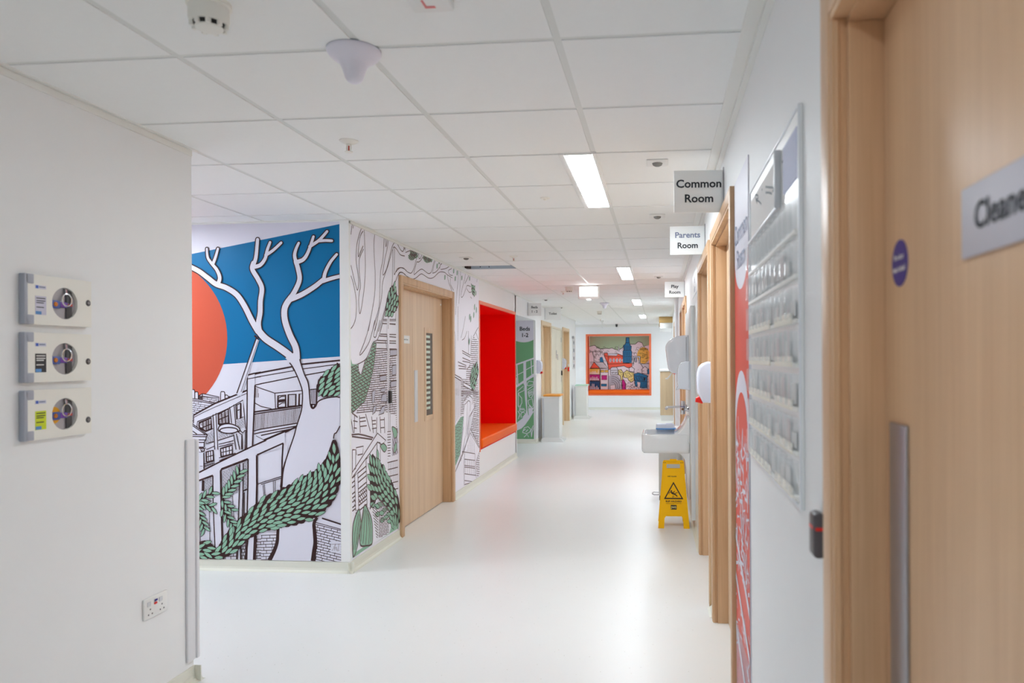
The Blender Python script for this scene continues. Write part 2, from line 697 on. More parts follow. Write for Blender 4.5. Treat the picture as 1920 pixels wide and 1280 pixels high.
struct('wall_right', bm, W_WALL)
bm = nb()
box(bm, 1.45, 1.6, 16.4, YE, 0, CEIL + .03)
struct('wall_right_far', bm, W_WALL)
bm = nb()
wall_x(bm, YE, YE + .15, -6.2, 1.6, [EN])
struct('wall_end', bm, W_WALL)
bm = nb()
box(bm, -6.2, -6.05, 3.09, YA, 0, CEIL + .03)
struct('wall_passage', bm, W_WALL)
bm = nb()
box(bm, -6.2, -6.05, 18.1, YE, 0, CEIL + .03)
struct('wall_passage_far', bm, W_WALL)
bm = nb()
box(bm, XL - .15, XR + .15, -2.35, -2.2, 0, CEIL + .03)
struct('wall_back', bm, W_WALL)
bm = nb()
prism(bm, [(.335, 11.55), (.335, 11.95), (.27, 11.95), (.252, 11.93), (.252, 11.57), (.27, 11.55)], 2, 0, CEIL)
struct('wall_column', bm, W_WALL, smooth=40)

# ceiling: 600 mm tiles over a recessed grid, one tile cut short at the open slot
TX0, TY0 = -2.099, 2.137
SLOT = (-2.03, -1.50, 7.26, 7.525)
bm = nb()
for a, b in cells(-6.2, 1.6, SLOT[:2]):
    for c, d in cells(-2.3, 21.2, SLOT[2:]):
        if not (SLOT[0] <= (a + b) / 2 <= SLOT[1] and SLOT[2] <= (c + d) / 2 <= SLOT[3]):
            box(bm, a, b, c, d, CEIL + .0034, CEIL + .10)
for i in range(-7, 7):
    for j in range(-8, 32):
        x0, x1 = TX0 + .6 * i + .012, TX0 + .6 * i + .588
        y0, y1 = TY0 + .6 * j + .011, TY0 + .6 * j + .589
        x1 = min(x1, .245) if y0 < 16.2 else min(x1, 1.45)
        y1 = min(y1, YE - .03)
        if x1 - x0 < .05 or y1 - y0 < .05 or x0 < -6.1:
            continue
        if i == 0 and j == 8:
            y1 = SLOT[2]
        box(bm, x0, x1, y0, y1, CEIL, CEIL + .0036, 1)
struct('ceiling', bm, [W_BAR, W_CEIL])

bm = nb()
box(bm, XL, XL + .022, -2.2, 3.10, CEIL - .004, CEIL + .004)
box(bm, XL + .0002, XL + .006, -2.2, 3.088, CEIL - .03, CEIL - .005)
box(bm, -6.0, XL + .022, 3.1005, 3.112, CEIL - .004, CEIL + .004)
struct('trim_1', bm, W_TRIM)
bm = nb()
box(bm, -6.0, XL + .022, YA - .022, YA, CEIL - .004, CEIL + .004)
box(bm, XL + .0002, XL + .022, YA + .0005, 18.15, CEIL - .004, CEIL + .004)
box(bm, XL + .0002, XL + .006, YA, 18.13, CEIL - .022, CEIL - .0045)
struct('trim_2', bm, W_TRIM)
bm = nb()
box(bm, .243, XR, -2.2, 16.3, CEIL - .004, CEIL + .004)
box(bm, .285, XR - .0002, -2.2, 16.25, CEIL - .022, CEIL - .0045)
struct('trim_3', bm, W_TRIM)
bm = nb()
box(bm, -6.0, 1.45, YE - .05, YE, CEIL - .02, CEIL + .004)
box(bm, -6.0, 1.45, YE - .02, YE, CEIL - .07, CEIL - .021)
struct('trim_4', bm, W_TRIM)


def cove(bm, a, b, ax, w, s):
    """Coved skirting on the wall plane w, facing s, from a to b."""
    P = [(w, .0), (w + s * .034, .0), (w + s * .022, .004), (w + s * .011, .013), (w + s * .006, .026), (w + s * .005, .070), (w, .070)]
    if ax == 1:
        prism(bm, P, 1, a, b)
    else:
        prism(bm, [(p[0], p[1]) for p in P], 0, a, b)
    return bm


bm = nb()
cove(bm, -2.2, 3.09, 1, XL, 1)
cove(bm, -6.0, XL + .034, 0, 3.09, 1)
struct('baseboard_left_near', bm, CREAM)
bm = nb()
cove(bm, -6.0, XL + .034, 0, YA, -1)
cove(bm, YA - .034, LD[0] - .065, 1, XL, 1)
cove(bm, LD[1] + .065, BAY[0], 1, XL, 1)
cove(bm, -3.6, XL, 0, BAY[1], -1)
cove(bm, BAY[1], TD[0] - .065, 1, XL, 1)
cove(bm, TD[1] + .065, CUP[0] - .01, 1, XL, 1)
cove(bm, D2[1] + .065, 18.13, 1, XL, 1)
struct('baseboard_left', bm, CREAM)
bm = nb()
e = [-2.2] + [v for a, b in RD for v in (a - .065, b + .065)] + [16.25]
for a, b in zip(e[::2], e[1::2]):
    if b - a > .02:
        cove(bm, a, b, 1, XR, -1)
struct('baseboard_right', bm, CREAM)
bm = nb()
cove(bm, -6.0, 1.45, 0, YE, -1)
struct('baseboard_end', bm, CREAM)


# ------------------------------------------------------------------ doors
def door(n, xw, s, ya, yb, mf, ml, label, leaf_in=.062, joint=None, dz=DZ):
    """Timber door set in a wall whose face is xw and looks to s; root carries frame and leaf."""
    root = bpy.data.objects.new('door_%d' % n, None)
    COL.objects.link(root)
    root.location = (xw, (ya + yb) / 2, 0)
    root['kind'] = 'structure'
    root['label'] = label
    f = xw + s * .022
    bm = nb()
    for (c, d) in ((ya, -1), (yb, 1)):
        box(bm, xw + s * .001, f, c + d * .001, c + d * .058, 0, dz + .058, r=.0025)
        box(bm, f - s * .009, f - s * .015, c - d * .016, c + d * .0003, 0, dz - .0165, r=.0025)
        box(bm, f - s * .003, xw - s * .006, c - d * .012, c + d * .0005, 0, dz - .0125, r=.0015)
        box(bm, xw - s * .0058, xw - s * .149, c - d * .020, c + d * .0008, 0, dz - .0205, r=.0015)
        box(bm, xw - s * (leaf_in + .046), xw - s * .14, c - d * .034, c - d * .0205, 0, dz - .021)
    box(bm, xw + s * .001, f, ya - .0005, yb + .0005, dz + .001, dz + .058, r=.0025)
    box(bm, f - s * .003, xw - s * .006, ya + .001, yb - .001, dz - .012, dz + .0005)
    box(bm, xw - s * .0058, xw - s * .149, ya + .0012, yb - .0012, dz - .020, dz + .0008)
    struct('door_frame', bm, mf, root, 30)
    lx = xw - s * leaf_in
    spans = [(ya + .022, yb - .022)] if joint is None else [(ya + .022, joint - .0015), (joint + .0015, yb - .022)]
    leaves = []
    for a, b in spans:
        bm = nb()
        box(bm, lx, lx - s * .044, a, b, .006, dz - .022, r=.001, seg=1)
        leaves.append(struct('door_leaf', bm, ml, root))
    return root, lx, leaves


# door_1: the store door beside the camera
r, lx, lv = door(1, XR, -1, RD[0][0], RD[0][1], OAKN, OAKN, 'oak door marked for cleaners, nearest on the corridor', dz=DZN)
bm = nb()
box(bm, lx - .0045, lx, .60, .906, 1.563, 1.647, r=.002)
p_ = build('name_plate', bm, ALU, r, 30)
p_['label'] = 'grey aluminium plate reading Cleaners'
bm = nb()
text_bm(bm, 'Cleaners', .043, (lx - .0047, .868, 1.606), (0, -1, 0), (0, 0, 1), (-1, 0, 0), align='LEFT', bold=.001)
build('lettering', bm, INK, p_)
bm = nb()
lathe(bm, [(.0005, -.0012), (.0355, -.0012), (.0355, 0), (.0005, 0)], (lx, 1.140, 1.590), ax=0, seg=36)
p_ = build('fire_door_disc', bm, NAVY, r, 30)
p_['label'] = 'round violet blue fire door sticker'
for t, z in (('Fire door', 1.599), ('keep locked', 1.581)):
    bm = nb()
    text_bm(bm, t, .0115, (lx - .0016, 1.140, z), (0, -1, 0), (0, 0, 1), (-1, 0, 0), bold=.0004)
    build('lettering', bm, WHITE, p_)
bm = nb()
box(bm, lx - .006, lx, 1.105, 1.180, .62, 1.345, r=.003)
p_ = build('finger_plate', bm, STEEL, r, 30)
p_['label'] = 'tall grey metal finger plate'

door(2, XR, -1, *RD[1], OAK, OAKD, 'oak door to the common room beside the red panel')
door(3, XR, -1, *RD[2], OAK, OAKD, 'oak door to the parents room before the wash basin')
door(4, XR, -1, *RD[3], OAK, OAKD, 'oak door to the play room behind the towel dispenser')
door(5, XR, -1, *RD[4], OAK, OAKD, 'oak door just before the white column')
door(6, XR, -1, *RD[5], OAK, OAKD, 'oak door just past the white column')

# door_7: leaf and a half in the left wall
r, lx, lv = door(7, XL, 1, LD[0], LD[1], OAK, OAKD, 'oak leaf and a half door with slatted vision panel', .085, 6.262)
main = lv[1]
a, b = on(798.5, 624, 0, lx), on(811, 776, 0, lx)
vy0, vy1, vz0, vz1 = a.y, b.y, b.z, a.z
bm = nb()
for q in ((vy0 - .05, vy0, vz0 - .05, vz1 + .05), (vy1, vy1 + .05, vz0 - .05, vz1 + .05), (vy0, vy1, vz1, vz1 + .05), (vy0, vy1, vz0 - .05, vz0)):
    box(bm, lx - .002, lx + .004, *q, r=.0015)
f_ = build('vision_panel', bm, OAKD, r, 30)
bm = nb()
box(bm, lx + .0002, lx + .001, vy0, vy1, vz0, vz1)
build('glass', bm, M('dark_glass', (58, 52, 48), .08, spec=.7), f_)
bm = nb()
n = 15
hh = (vz1 - vz0) * .93 / n
for k in range(n):
    z = vz1 - hh * (k + .95)
    box(bm, lx + .001, lx + .0022, vy0 + .004, vy0 + (vy1 - vy0) * .62, z, z + hh * .5)
build('blind_slats', bm, M('pale_green_slat', (206, 222, 208), .5), f_)
bm = nb()
a, b = on(776.5, 694, 0, lx), on(783, 790, 0, lx)
box(bm, lx, lx + .004, a.y, b.y, b.z, a.z, r=.0015)
build('finger_plate', bm, LGREY, r, 30)['label'] = 'pale grey finger plate'
bm = nb()
a, b = on(750.8, 628, 0, lx), on(767.5, 644, 0, lx)
box(bm, lx, lx + .003, a.y, b.y, b.z, a.z)
p_ = build('name_plate', bm, WHITE, r)
p_['label'] = 'small white name plate'
bm = nb()
text_bm(bm, 'Treatment Room', .019, (lx + .0032, (a.y + b.y) / 2, (a.z + b.z) / 2), (0, 1, 0), (0, 0, 1), (1, 0, 0), bold=.0003)
build('lettering', bm, INK, p_)
bm = nb()
q = on(826, 571, 0, lx)
lathe(bm, [(.001, .006), (.008, .005), (.010, 0), (.001, 0)], q, ax=0, seg=16)
build('door_viewer', bm, WHITE, r, 40)

# door_8 and door_9: toilet and the room beyond the riser cupboard
r, lx, lv = door(8, XL, 1, *TD, PALE, PALE, 'pale oak toilet door behind the orange lidded bin', .10)
bm = nb()
box(bm, lx, lx + .006, TD[0] + .10, TD[0] + .17, .93, 1.12, r=.002)
tube(bm, [(lx + .006, TD[0] + .135, 1.04), (lx + .055, TD[0] + .135, 1.04), (lx + .06, TD[0] + .26, 1.04)], .011)
build('door_handle', bm, STEEL, r, 40)
bm = nb()
box(bm, lx, lx + .005, TD[0] + .06, TD[0] + .40, .98, 1.26)
build('push_plate', bm, WHITE, r)
r, lx, lv = door(9, XL, 1, *D2, PALE, PALE, 'pale oak door between the cupboard and the far bin', .10)
bm = nb()
box(bm, lx, lx + .006, D2[0] + .08, D2[0] + .16, .75, 1.30)
build('finger_plate', bm, STEEL, r)

# ------------------------------------------------------------------ niches
bm = nb()
d = XL - .62
y0, y1, z0, z1 = NK
box(bm, d - .02, d, y0, y1, z0, z1)
box(bm, d, XL - .001, y0, y0 + .018, z0, z1)
box(bm, d, XL - .001, y1 - .018, y1, z0, z1)
box(bm, d, XL - .001, y0 + .018, y1 - .018, z1 - .018, z1)
box(bm, d, XL - .001, y0 + .018, y1 - .018, z0, z0 + .018)
nk = thing('wall_recess', (XL, (y0 + y1) / 2, 0), 'tall bright red seat recess let into the corridor wall beside the line drawn mural', 'niche')
build('lining', bm, RED, nk)
bm = nb()
for q in ((y0 - .022, y0 + .01, z0 - .02, z1 + .03), (y1 - .01, y1 + .022, z0 - .02, z1 + .03), (y0 + .0105, y1 - .0105, z1 - .012, z1 + .03)):
    box(bm, XL + .0008, XL + .006, *q, r=.001)
build('edge_trim', bm, ORANGEE, nk)
bm = nb()
box(bm, d + .004, XL + .03, y0 + .02, y1 - .02, z0 + .0185, .505, r=.022, seg=4)
tag(build('bench_cushion', bm, ORANGE, None, 40, origin=(XL - .3, (y0 + y1) / 2, z0 + .0185)), 'orange vinyl bench cushion lying in the red wall recess', 'cushion')

# corner guards and sheet protection
bm = nb()
box(bm, XL + .0005, XL + .012, 3.035, 3.090, .10, 1.095, r=.004)
box(bm, XL - .06, XL + .018, 3.091, 3.112, .10, 1.09, r=.006, seg=3)
tag(build('corner_guard', bm, M('guard_vinyl', (230, 230, 234), .4), None, 40, origin=(XL, 3.09, .10)), 'pale waist high corner guard at the end of the near wall with valve boxes', 'corner guard')
bm = nb()
box(bm, XL - .058, XL + .006, YA - .006, YA, .071, CEIL - .005)
box(bm, XL, XL + .006, YA, YA + .022, .071, CEIL - .005)
tag(build('corner_guard', bm, M('guard_white', (240, 241, 240), .4), None, 0, origin=(XL, YA, .071)), 'white full height corner guard between the blue sky mural and the line drawn mural', 'corner guard')
bm = nb()
box(bm, XL - .035, XL + .006, BAY[1] - .008, BAY[1], .071, 1.17)
box(bm, XL, XL + .006, BAY[1], BAY[1] + .05, .071, 1.17)
tag(build('corner_guard', bm, M('guard_vinyl', (230, 230, 234), .4), None, 0, origin=(XL, BAY[1], .071)), 'pale waist high corner guard on the right edge of the green panel', 'corner guard')
bm = nb()
box(bm, XL + .0005, XL + .006, BAY[0] - .028, BAY[0], .071, 1.17)
box(bm, XL - .05, XL + .006, BAY[0], BAY[0] + .006, .071, 1.17)
tag(build('corner_guard', bm, M('guard_white', (240, 241, 240), .4), None, 0, origin=(XL, BAY[0], .071)), 'white waist high corner guard between the red recess and the green panel', 'corner guard')

# ------------------------------------------------------------------ big mural facing the viewer
MM = [MW, MB, MBS, MBL, MSKY, MSUN, MGR, MGRY]
x_r = XL - .0585
A = Canvas(1, YA, -1, MM, [(-4.6, x_r, .074, CEIL - .012)])
A.poly([(-4.6, .07), (x_r, .07), (x_r, CEIL), (-4.6, CEIL)], MW, 0)
A.fill('200,508 345,479 637,420 637.6,668.2 345,687.5 200,697', MSKY, 1)
sunc = (272, 634)
A.fill([(sunc[0] + 154.4 * math.cos(k * PI / 36), sunc[1] + 156 * math.sin(k * PI / 36)) for k in range(72)], MSUN, 2)

# roofs, chimneys and bricks at the left
A.crop(350, 680, 8)
A.fill('-60,520 15,525 180,545 430,610 430,615 110,785 108,905 -60,905', MW, 3)
A.hatch('-40,548 15,550 180,572 340,640 260,690 110,775 102,890 -40,860', 8, 31, .0035, MB, 4, brick=74)
for s_ in ('-45,516 -42,350 -20,342 5,352 12,520', '14,520 10,372 36,355 66,372 74,525', '76,530 74,415 98,402 122,415 124,533', '128,538 128,447 150,436 174,447 178,540', '512,575 516,445 545,432 572,445 580,556', '582,552 580,492 602,482 624,496 630,530', '632,524 640,504 660,508 662,516'):
    A.fill(s_, MW, 3)
    A.line(s_, .0055, MB, 5, True)
A.fill('185,545 185,490 235,462 490,508 480,585 420,600', MW, 3)
A.line('183,545 188,490 235,465 250,462 490,512 480,580', .0055, MB, 5)
A.line('188,492 238,500 490,528', .004, MB, 5)
A.line('240,468 240,550', .007, MB, 5)
A.hatch('248,500 480,535 472,580 430,598 250,555', 10, 26, .003, MB, 5, brick=62)
A.hatch('190,500 236,505 236,548 190,542', 60, 11, .005, MB, 5)
A.lines('-60,512 15,522 180,545 430,606;-60,540 15,545 180,570 400,618', .0055, MB, 5)
# terrace roof and walls
A.fill('110,785 430,610 910,415 912,600 905,1010 480,1300 110,1000', MW, 6)
A.lines('108,785 250,705 430,608 910,412', .011, MB, 8)
A.line('115,815 250,745 430,662 910,455', .004, MB, 8)
A.lines('110,785 108,905;160,960 168,880 380,800 640,680 850,558 862,690 890,990;185,945 190,892 372,820', .0065, MB, 8)
A.lines('400,775 412,960 425,1300;445,752 455,960 475,1300', .0065, MB, 8)
for s_, n_ in (('195,968 195,900 372,826 380,985 290,1025', 5), ('487,925 480,770 630,690 640,900', 5)):
    A.fill(s_, MW, 7)
    A.line(s_, .013, MB, 9, closed=True)
A.lines('255,1010 250,880;300,1010 300,860;335,1000 330,845;205,985 375,915;540,900 525,735;590,900 575,715;490,850 635,790', .007, MB, 9)
A.hatch('205,915 365,850 370,980 290,1012', 90, 9, .002, MBL, 8)
A.hatch('495,780 620,712 630,890 495,915', 90, 9, .002, MBL, 8)
A.fill('805,610 828,605 832,830 800,842', MB, 9)
A.lines('740,640 755,850 860,810;740,640 820,600;760,640 765,840;650,660 680,905;715,625 742,930;760,715 800,700', .0065, MB, 9)
A.hatch('745,868 860,825 880,970 770,1010', -22, 20, .0017, MB, 9, brick=34)
A.hatch('310,1060 405,1000 415,1190 290,1240 285,1150', -20, 21, .0017, MB, 9, brick=38)
A.hatch('478,1010 560,1050 700,1060 700,1085 480,1160', -18, 21, .0017, MB, 9, brick=38)
A.lines('295,1030 405,985;290,1210 412,1180;300,1300 420,1250;475,1165 710,1090;485,1220 712,1165;490,1255 712,1205', .0055, MB, 9)
A.lines('710,1070 745,1300;750,1060 800,1300;832,1095 828,1300;890,1000 880,1300;905,1060 900,1300', .0065, MB, 9)
# street lamp
A.fill([(640 + 135 * math.cos(k * PI / 16), 1012 + 44 * math.sin(k * PI / 16)) for k in range(32)], MW, 11)
A.fill('480,1000 500,950 560,920 640,912 720,930 790,970 805,1010 700,985 640,972 560,978 500,1000', MW, 11)
A.line([(640 + 135 * math.cos(k * PI / 16), 1012 + 44 * math.sin(k * PI / 16)) for k in range(32)], .008, MB, 12, closed=True)
A.line('500,1030 480,1000 500,950 560,920 640,912 720,930 790,970 805,1015 775,1025', .008, MB, 12, True)
A.lines('770,1030 835,1075 845,1300;800,1010 850,1050 880,1010', .0065, MB, 12)
# temple front
A.fill('-60,850 15,855 320,1075 270,1180 270,1290 -60,1290', MW, 9)
A.lines('-60,800 15,858 320,1078;-60,830 15,885 285,1072;-60,920 15,965 160,1068;-60,1000 10,1035 60,1070;-60,1072 320,1078;-60,1098 310,1106;-60,1150 285,1155;-60,1190 270,1192;320,1078 300,1110 295,1150 268,1190 268,1262', .0065, MB, 10)
A.crop(350, 820, 8)
A.fill('-80,140 262,140 262,470 130,540 -80,650', MW, 9)
A.lines('-80,152 265,152', .016, MB, 10)
A.lines('130,230 136,540;262,230 265,470;50,215 90,215', .0075, MB, 10)
for cx_ in (140, 245):
    A.line([(cx_ + 26 * math.cos(k * PI / 6), 182 + 30 * math.sin(k * PI / 6)) for k in range(13)], .006, MB, 10)
    A.line([(cx_ + 11 * math.cos(k * PI / 4), 195 + 12 * math.sin(k * PI / 4)) for k in range(8)], .005, MB, 10)
A.lines('120,160 300,160;145,218 240,218;80,300 120,300;80,405 118,405;145,428 160,428;205,428 250,428', .0035, MB, 10)
for s_ in ('305,370 300,215 402,190 410,340', '525,290 515,165 690,112 692,245'):
    A.fill(s_, MW, 10)
    A.line(s_, .012, MB, 11, closed=True)
A.lines('335,365 330,215;370,355 365,205;305,290 405,265;555,285 555,160;600,275 595,145;650,260 645,130;520,225 690,185;265,395 420,345;270,430 425,380;490,305 740,232;495,345 735,255', .006, MB, 11)
A.hatch('272,400 425,352 430,390 270,465', -20, 19, .0017, MB, 10, brick=36)
# pillar and modern block
A.crop(350, 680, 8)
A.fill('920,180 1025,165 1025,340 1000,1270 910,1300', MW, 9)
A.lines('915,185 912,800 905,1300', .009, MB, 10)
A.lines('1030,340 1015,740 992,1255', .010, MB, 10)
A.lines('915,185 1010,160 1120,140', .010, MB, 10)
A.line('925,240 1120,205', .006, MB, 10)
A.crop(490, 660, 7.53)
A.fill('-80,300 450,205 1120,112 1120,760 560,1060 -80,1300', MW, 5)
A.lines('-90,308 0,288 450,203;560,172 1120,115', .011, MB, 7)
A.lines('-60,350 0,340 480,258;590,236 1120,165', .006, MB, 7)
A.lines('-100,470 0,445 520,340;620,325 1120,235', .0075, MB, 7)
A.lines('-95,475 0,512 195,578 580,540;195,578 205,795;-100,710 0,765 150,800;690,528 880,508', .006, MB, 7)
A.lines('-100,845 0,830 340,785 575,752', .011, MB, 7)
A.lines('-100,875 0,858 560,778;-100,1110 0,1085 520,1000;-100,1155 0,1130 500,1042', .0075, MB, 7)
A.hatch('-95,880 0,864 555,785 525,995 0,1078 -95,1095', 93, 11, .002, MBL, 7, jit=.35)
A.hatch('-90,500 -40,510 -30,640 -85,640', 92, 14, .003, MBL, 7, jit=.35)
A.lines('0,1175 250,1120 440,1080 515,1040', .008, MB, 7)
A.fill('280,1130 380,1100 500,1045 520,1010 440,1080 380,1110', MB, 7)
A.lines('-100,1320 0,1272 380,1112 510,1042', .011, MB, 7)
A.lines('-70,1180 45,1240', .004, MB, 7)
for s_ in ('237,785 240,617 345,605 348,772', '380,770 385,600 492,595 490,755', '535,752 540,590 590,585 585,745'):
    A.line(s_, .012, MB, 7, closed=True)
A.lines('245,690 345,680', .020, MB, 7)
A.lines('250,650 290,625 335,622;250,745 300,715 340,715', .006, MB, 7)
A.hatch('390,615 485,607 482,745 390,755', 91, 19, .0017, MBL, 6)
A.fill('690,530 785,518 780,735 715,735', MGRY, 6)
A.hatch('692,532 785,520 780,735 715,735', 91, 16, .003, MBL, 7)
A.lines('790,520 780,735 700,740', .012, MB, 7)
A.lines('705,745 735,795 770,745', .016, MB, 7)
# trunk of the tree
A.crop(0, 0, 1)
trunk_l = cat_rom(pts('536,671 548,685 556,700 563,717 568,735 567,763 563,780 557,799 552.5,816 545,838 536,865 531,886 528.5,915 524,960 522,999 520.5,1016 515,1032 506,1050'))
trunk_r = cat_rom(pts('561,655 563,673 566,684 572,702 578,715 580.5,730 582,750 584,762 588,765.5 593,761 597,753 605.5,748 617.5,745 631,743.5 638,745'))
low_r = cat_rom(pts('638.5,798 632,810 626,822 622,900 600,960 590,979 590.6,995 592,1016 590,1033 588,1051'))
A.fill([*trunk_l, (588, 1051), *low_r[::-1], *trunk_r[::-1]], MW, 16)
A.line(trunk_l[4:61], .0085, MB, 17)
A.line(trunk_l[60:], (.010, .030), MB, 17)
A.line(trunk_r[6:], .0085, MB, 17)
A.line(low_r[:13], .0075, MB, 17)
A.line(low_r[26:], (.020, .034), MB, 17)
# branches
A.crop(340, 400, 3.766)
w0 = .030
for P, w in (('815,1085 818,1010 808,940 770,860 737,765 730,690 745,640 782,588', (.045, .040)), ('778,592 812,535 838,465 828,395 812,340', (.034, .030)), ('815,350 803,300 812,255 832,210', (.026, .018)), ('815,345 865,325 900,270 936,165', (.030, .018)), ('910,235 970,195 1000,165 1032,128', (.022, .018)), ('975,195 1020,192 1066,194', (.020, .018)),
             ('770,608 850,575 940,520 1005,468', (.036, .030)), ('1008,470 1020,415 1055,345 1100,290', (.026, .018)), ('1000,480 1060,460 1132,442', (.026, .024)),
             ('812,1060 770,1005 690,945 600,885 550,830', (.050, .046)), ('560,850 548,780 560,700 562,620 572,530 545,465 505,395 512,350', (.036, .030)), ('512,365 530,310 542,185', (.028, .022)), ('508,380 560,365 595,320 610,260 630,205', (.028, .018)), ('600,295 650,262 708,208', (.022, .018)),
             ('545,832 500,755 450,655 395,575 320,525 250,500 190,455 130,410 60,372 0,330 -60,260', (.040, .028)), ('262,500 275,455 255,400 215,350 190,310 184,250', (.028, .014)), ('225,362 245,310 262,250', (.022, .016)), ('60,370 45,350 20,300', (.018, .014))):
    A.branch(P, w, L=14)
A.fill('530,885 552,895 425,1290 392,1275', MW, 11)
A.lines('532,880 395,1270', .008, MB, 12)
A.lines('550,885 425,1260', .004, MB, 12)
A.line('520,862 545,885', .012, MB, 12)
# terrace railings in front
A.crop(350, 820, 8)
A.fill('-80,660 90,575 990,130 1200,40 1480,-80 1480,130 1060,262 925,325 515,500 400,565 -80,760', MW, 10)
for s_ in ('-80,660 -80,1900 150,1900 120,690', '400,560 415,1290 440,1900 560,1900 530,1290 518,500', '925,325 915,1190 900,1900 1040,1900 1055,1030 1060,262', '1450,115 1440,600 1425,760 1490,760 1520,110'):
    A.fill(s_, MW, 10)
A.lines('-80,660 90,575 500,365 990,130 1200,40', .010, MB, 11)
A.crop(490, 800, 8)
A.line('40,198 340,72 545,0', .011, MB, 11)
A.lines('-60,418 0,393 335,243', .010, MB, 11)
A.lines('332,243 318,500 312,760 295,905', .011, MB, 11)
A.lines('0,838 305,742;0,862 300,768', .0055, MB, 11)
A.lines('30,870 45,1040;52,862 62,1040;185,812 188,975;212,805 214,958', .004, MB, 11)
A.fill('300,880 320,640 345,620 315,905', MB, 11)
A.crop(350, 820, 8)
A.lines('122,692 160,655 400,566', .012, MB, 11)
A.lines('122,690 135,900 150,1200 175,1600', .012, MB, 11)
A.lines('400,566 402,900 415,1280 430,1600 432,1750', .008, MB, 11)
A.lines('515,505 535,470 925,322', .015, MB, 11)
A.lines('517,500 525,900 535,1290 545,1640', .014, MB, 11)
A.lines('928,320 925,700 912,1190;925,1300 905,1860', .010, MB, 11)
A.lines('1058,262 1060,700 1052,1030;1040,1300 1030,1860', .014, MB, 11)
A.lines('1062,262 1200,195', .010, MB, 11)
A.hatch('280,620 395,575 395,820 280,770', -18, 21, .0017, MB, 10, brick=40)
A.lines('255,640 250,800', .018, MB, 11)
A.hatch('545,500 800,400 795,560 790,830 680,830 545,790', -18, 22, .0017, MB, 10, brick=42)
A.hatch('870,370 918,350 915,790 865,800', -12, 22, .0017, MB, 10, brick=42)
A.lines('800,395 795,830 780,1230;855,380 850,830 840,1200;855,800 915,770;868,820 865,1230', .008, MB, 11)
A.lines('690,870 715,1200;165,1100 195,1600;190,1150 215,1600;345,1050 355,1600', .004, MB, 11)
A.lines('1065,700 1200,650', .005, MB, 11)
# brick walls at the foot
A.crop(490, 930, 9.84)
A.fill('1010,470 1135,400 1480,510 1490,1200 1000,1190 1010,850', MW, 11)
A.lines('1125,402 1480,516', .010, MB, 12)
A.line('1010,480 1480,608', .005, MB, 12)
A.hatch('1012,490 1480,615 1480,1210 985,1195 1020,1000 1030,850 1005,640', 14, 48, .0045, MB, 12, brick=125)
A.fill('1290,820 1480,830 1480,1040 1290,1030', MW, 18)
A.lines('1300,880 1475,876;1345,940 1375,870 1360,1000;1375,960 1400,1000 1395,930 1420,1010;1440,870 1430,1000 1450,990;1320,1000 1345,950 1400,940', .0025, MBL, 19)
A.fill('0,640 310,680 300,850 250,1000 160,1170 0,1180', MW, 11)
A.hatch('0,690 300,690 292,850 245,1000 150,1170 0,1180', -2, 56, .0045, MB, 12, brick=140)
A.crop(350, 960, 12.8)
A.hatch('1680,610 1800,620 1800,1140 1660,1135', -2, 66, .0045, MB, 12, brick=150)
A.hatch('1325,800 1440,690 1420,1130 1320,1130', -2, 76, .0045, MB, 12, brick=60)
A.hatch('900,1040 1220,860 1215,1130 900,1130', -1, 76, .0045, MB, 12, brick=150)
A.lines('1660,560 1635,1140', .022, MB, 12)
A.lines('1470,660 1425,1135', .016, MB, 12)
A.lines('1310,800 1310,1135;1228,850 1215,1130;905,1020 890,1130', .012, MB, 12)
# foliage
A.crop(0, 0, 1)
A.frond('364,944 378,936 400,922', .062, .024, 9, 19, .65)
A.frond('366,940 382,944 400,950', .062, .024, 7, 19, .6)
A.frond('367,944 374,960 380,976 385,992', .058, .022, 11, 19, .7)
A.frond('417,932 428,920 440,903 451,884', .066, .024, 13, 19, .7)
A.frond('417,936 426,946 436,956', .056, .022, 6, 19, .7)
A.frond('418,952 426,966 434,978 440,986', .058, .022, 9, 19, .75)
cc = pts('330,1037 362,1034 385,1030 410,1037 432,1020 455,994 480,977 510,960 545,948 575,935 600,915 617,890 626,858 628,824')
A.garland(cc, [13, 14, 17, 9, 18, 20, 23, 31, 36, 38, 35, 25, 13, 3], .074, .0245, 20)
cc = pts('600,738 612,726 624,718 640,708 650,700')
A.garland(cc, [9, 21, 24, 26, 26], .070, .0245, 20, skew=.1)
tag(build('wall_mural', A.bm, MM, None, origin=(-3.3, YA, .074)), 'large wall mural of white tree, blue sky and coral sun facing the viewer', 'mural')

# ------------------------------------------------------------------ line drawn mural along the corridor wall
MS = [MWS] + MM[1:]
yl, yr = YA + .0225, 8.305
S = Canvas(0, XL, 1, MS, [(yl, LD[0] - .06, .074, CEIL - .024), (LD[0] - .06, LD[1] + .06, DZ + .06, CEIL - .024), (LD[1] + .06, yr, .074, CEIL - .024)])
S.ink = MBS
S.poly([(yl, .07), (yr, .07), (yr, CEIL), (yl, CEIL)], MWS, 0)
w1 = .0072
S.crop(650, 410, 6.095)
S.lines('70,-20 45,180;85,20 68,110;190,80 165,110 130,220 110,330 105,480 125,620 135,720 120,815 95,740 70,640 45,530;195,85 205,350 210,560 200,760 175,960 147,1085 135,960 140,850 155,760 140,600 140,480 155,420 190,345;185,140 160,180 140,260 128,430 160,370 185,310;45,650 75,750 100,880 108,1000 100,1130 75,1210 40,1260;322,140 308,290 315,480 322,640 318,850 290,1040 245,1280', w1, MBS, 3, True)
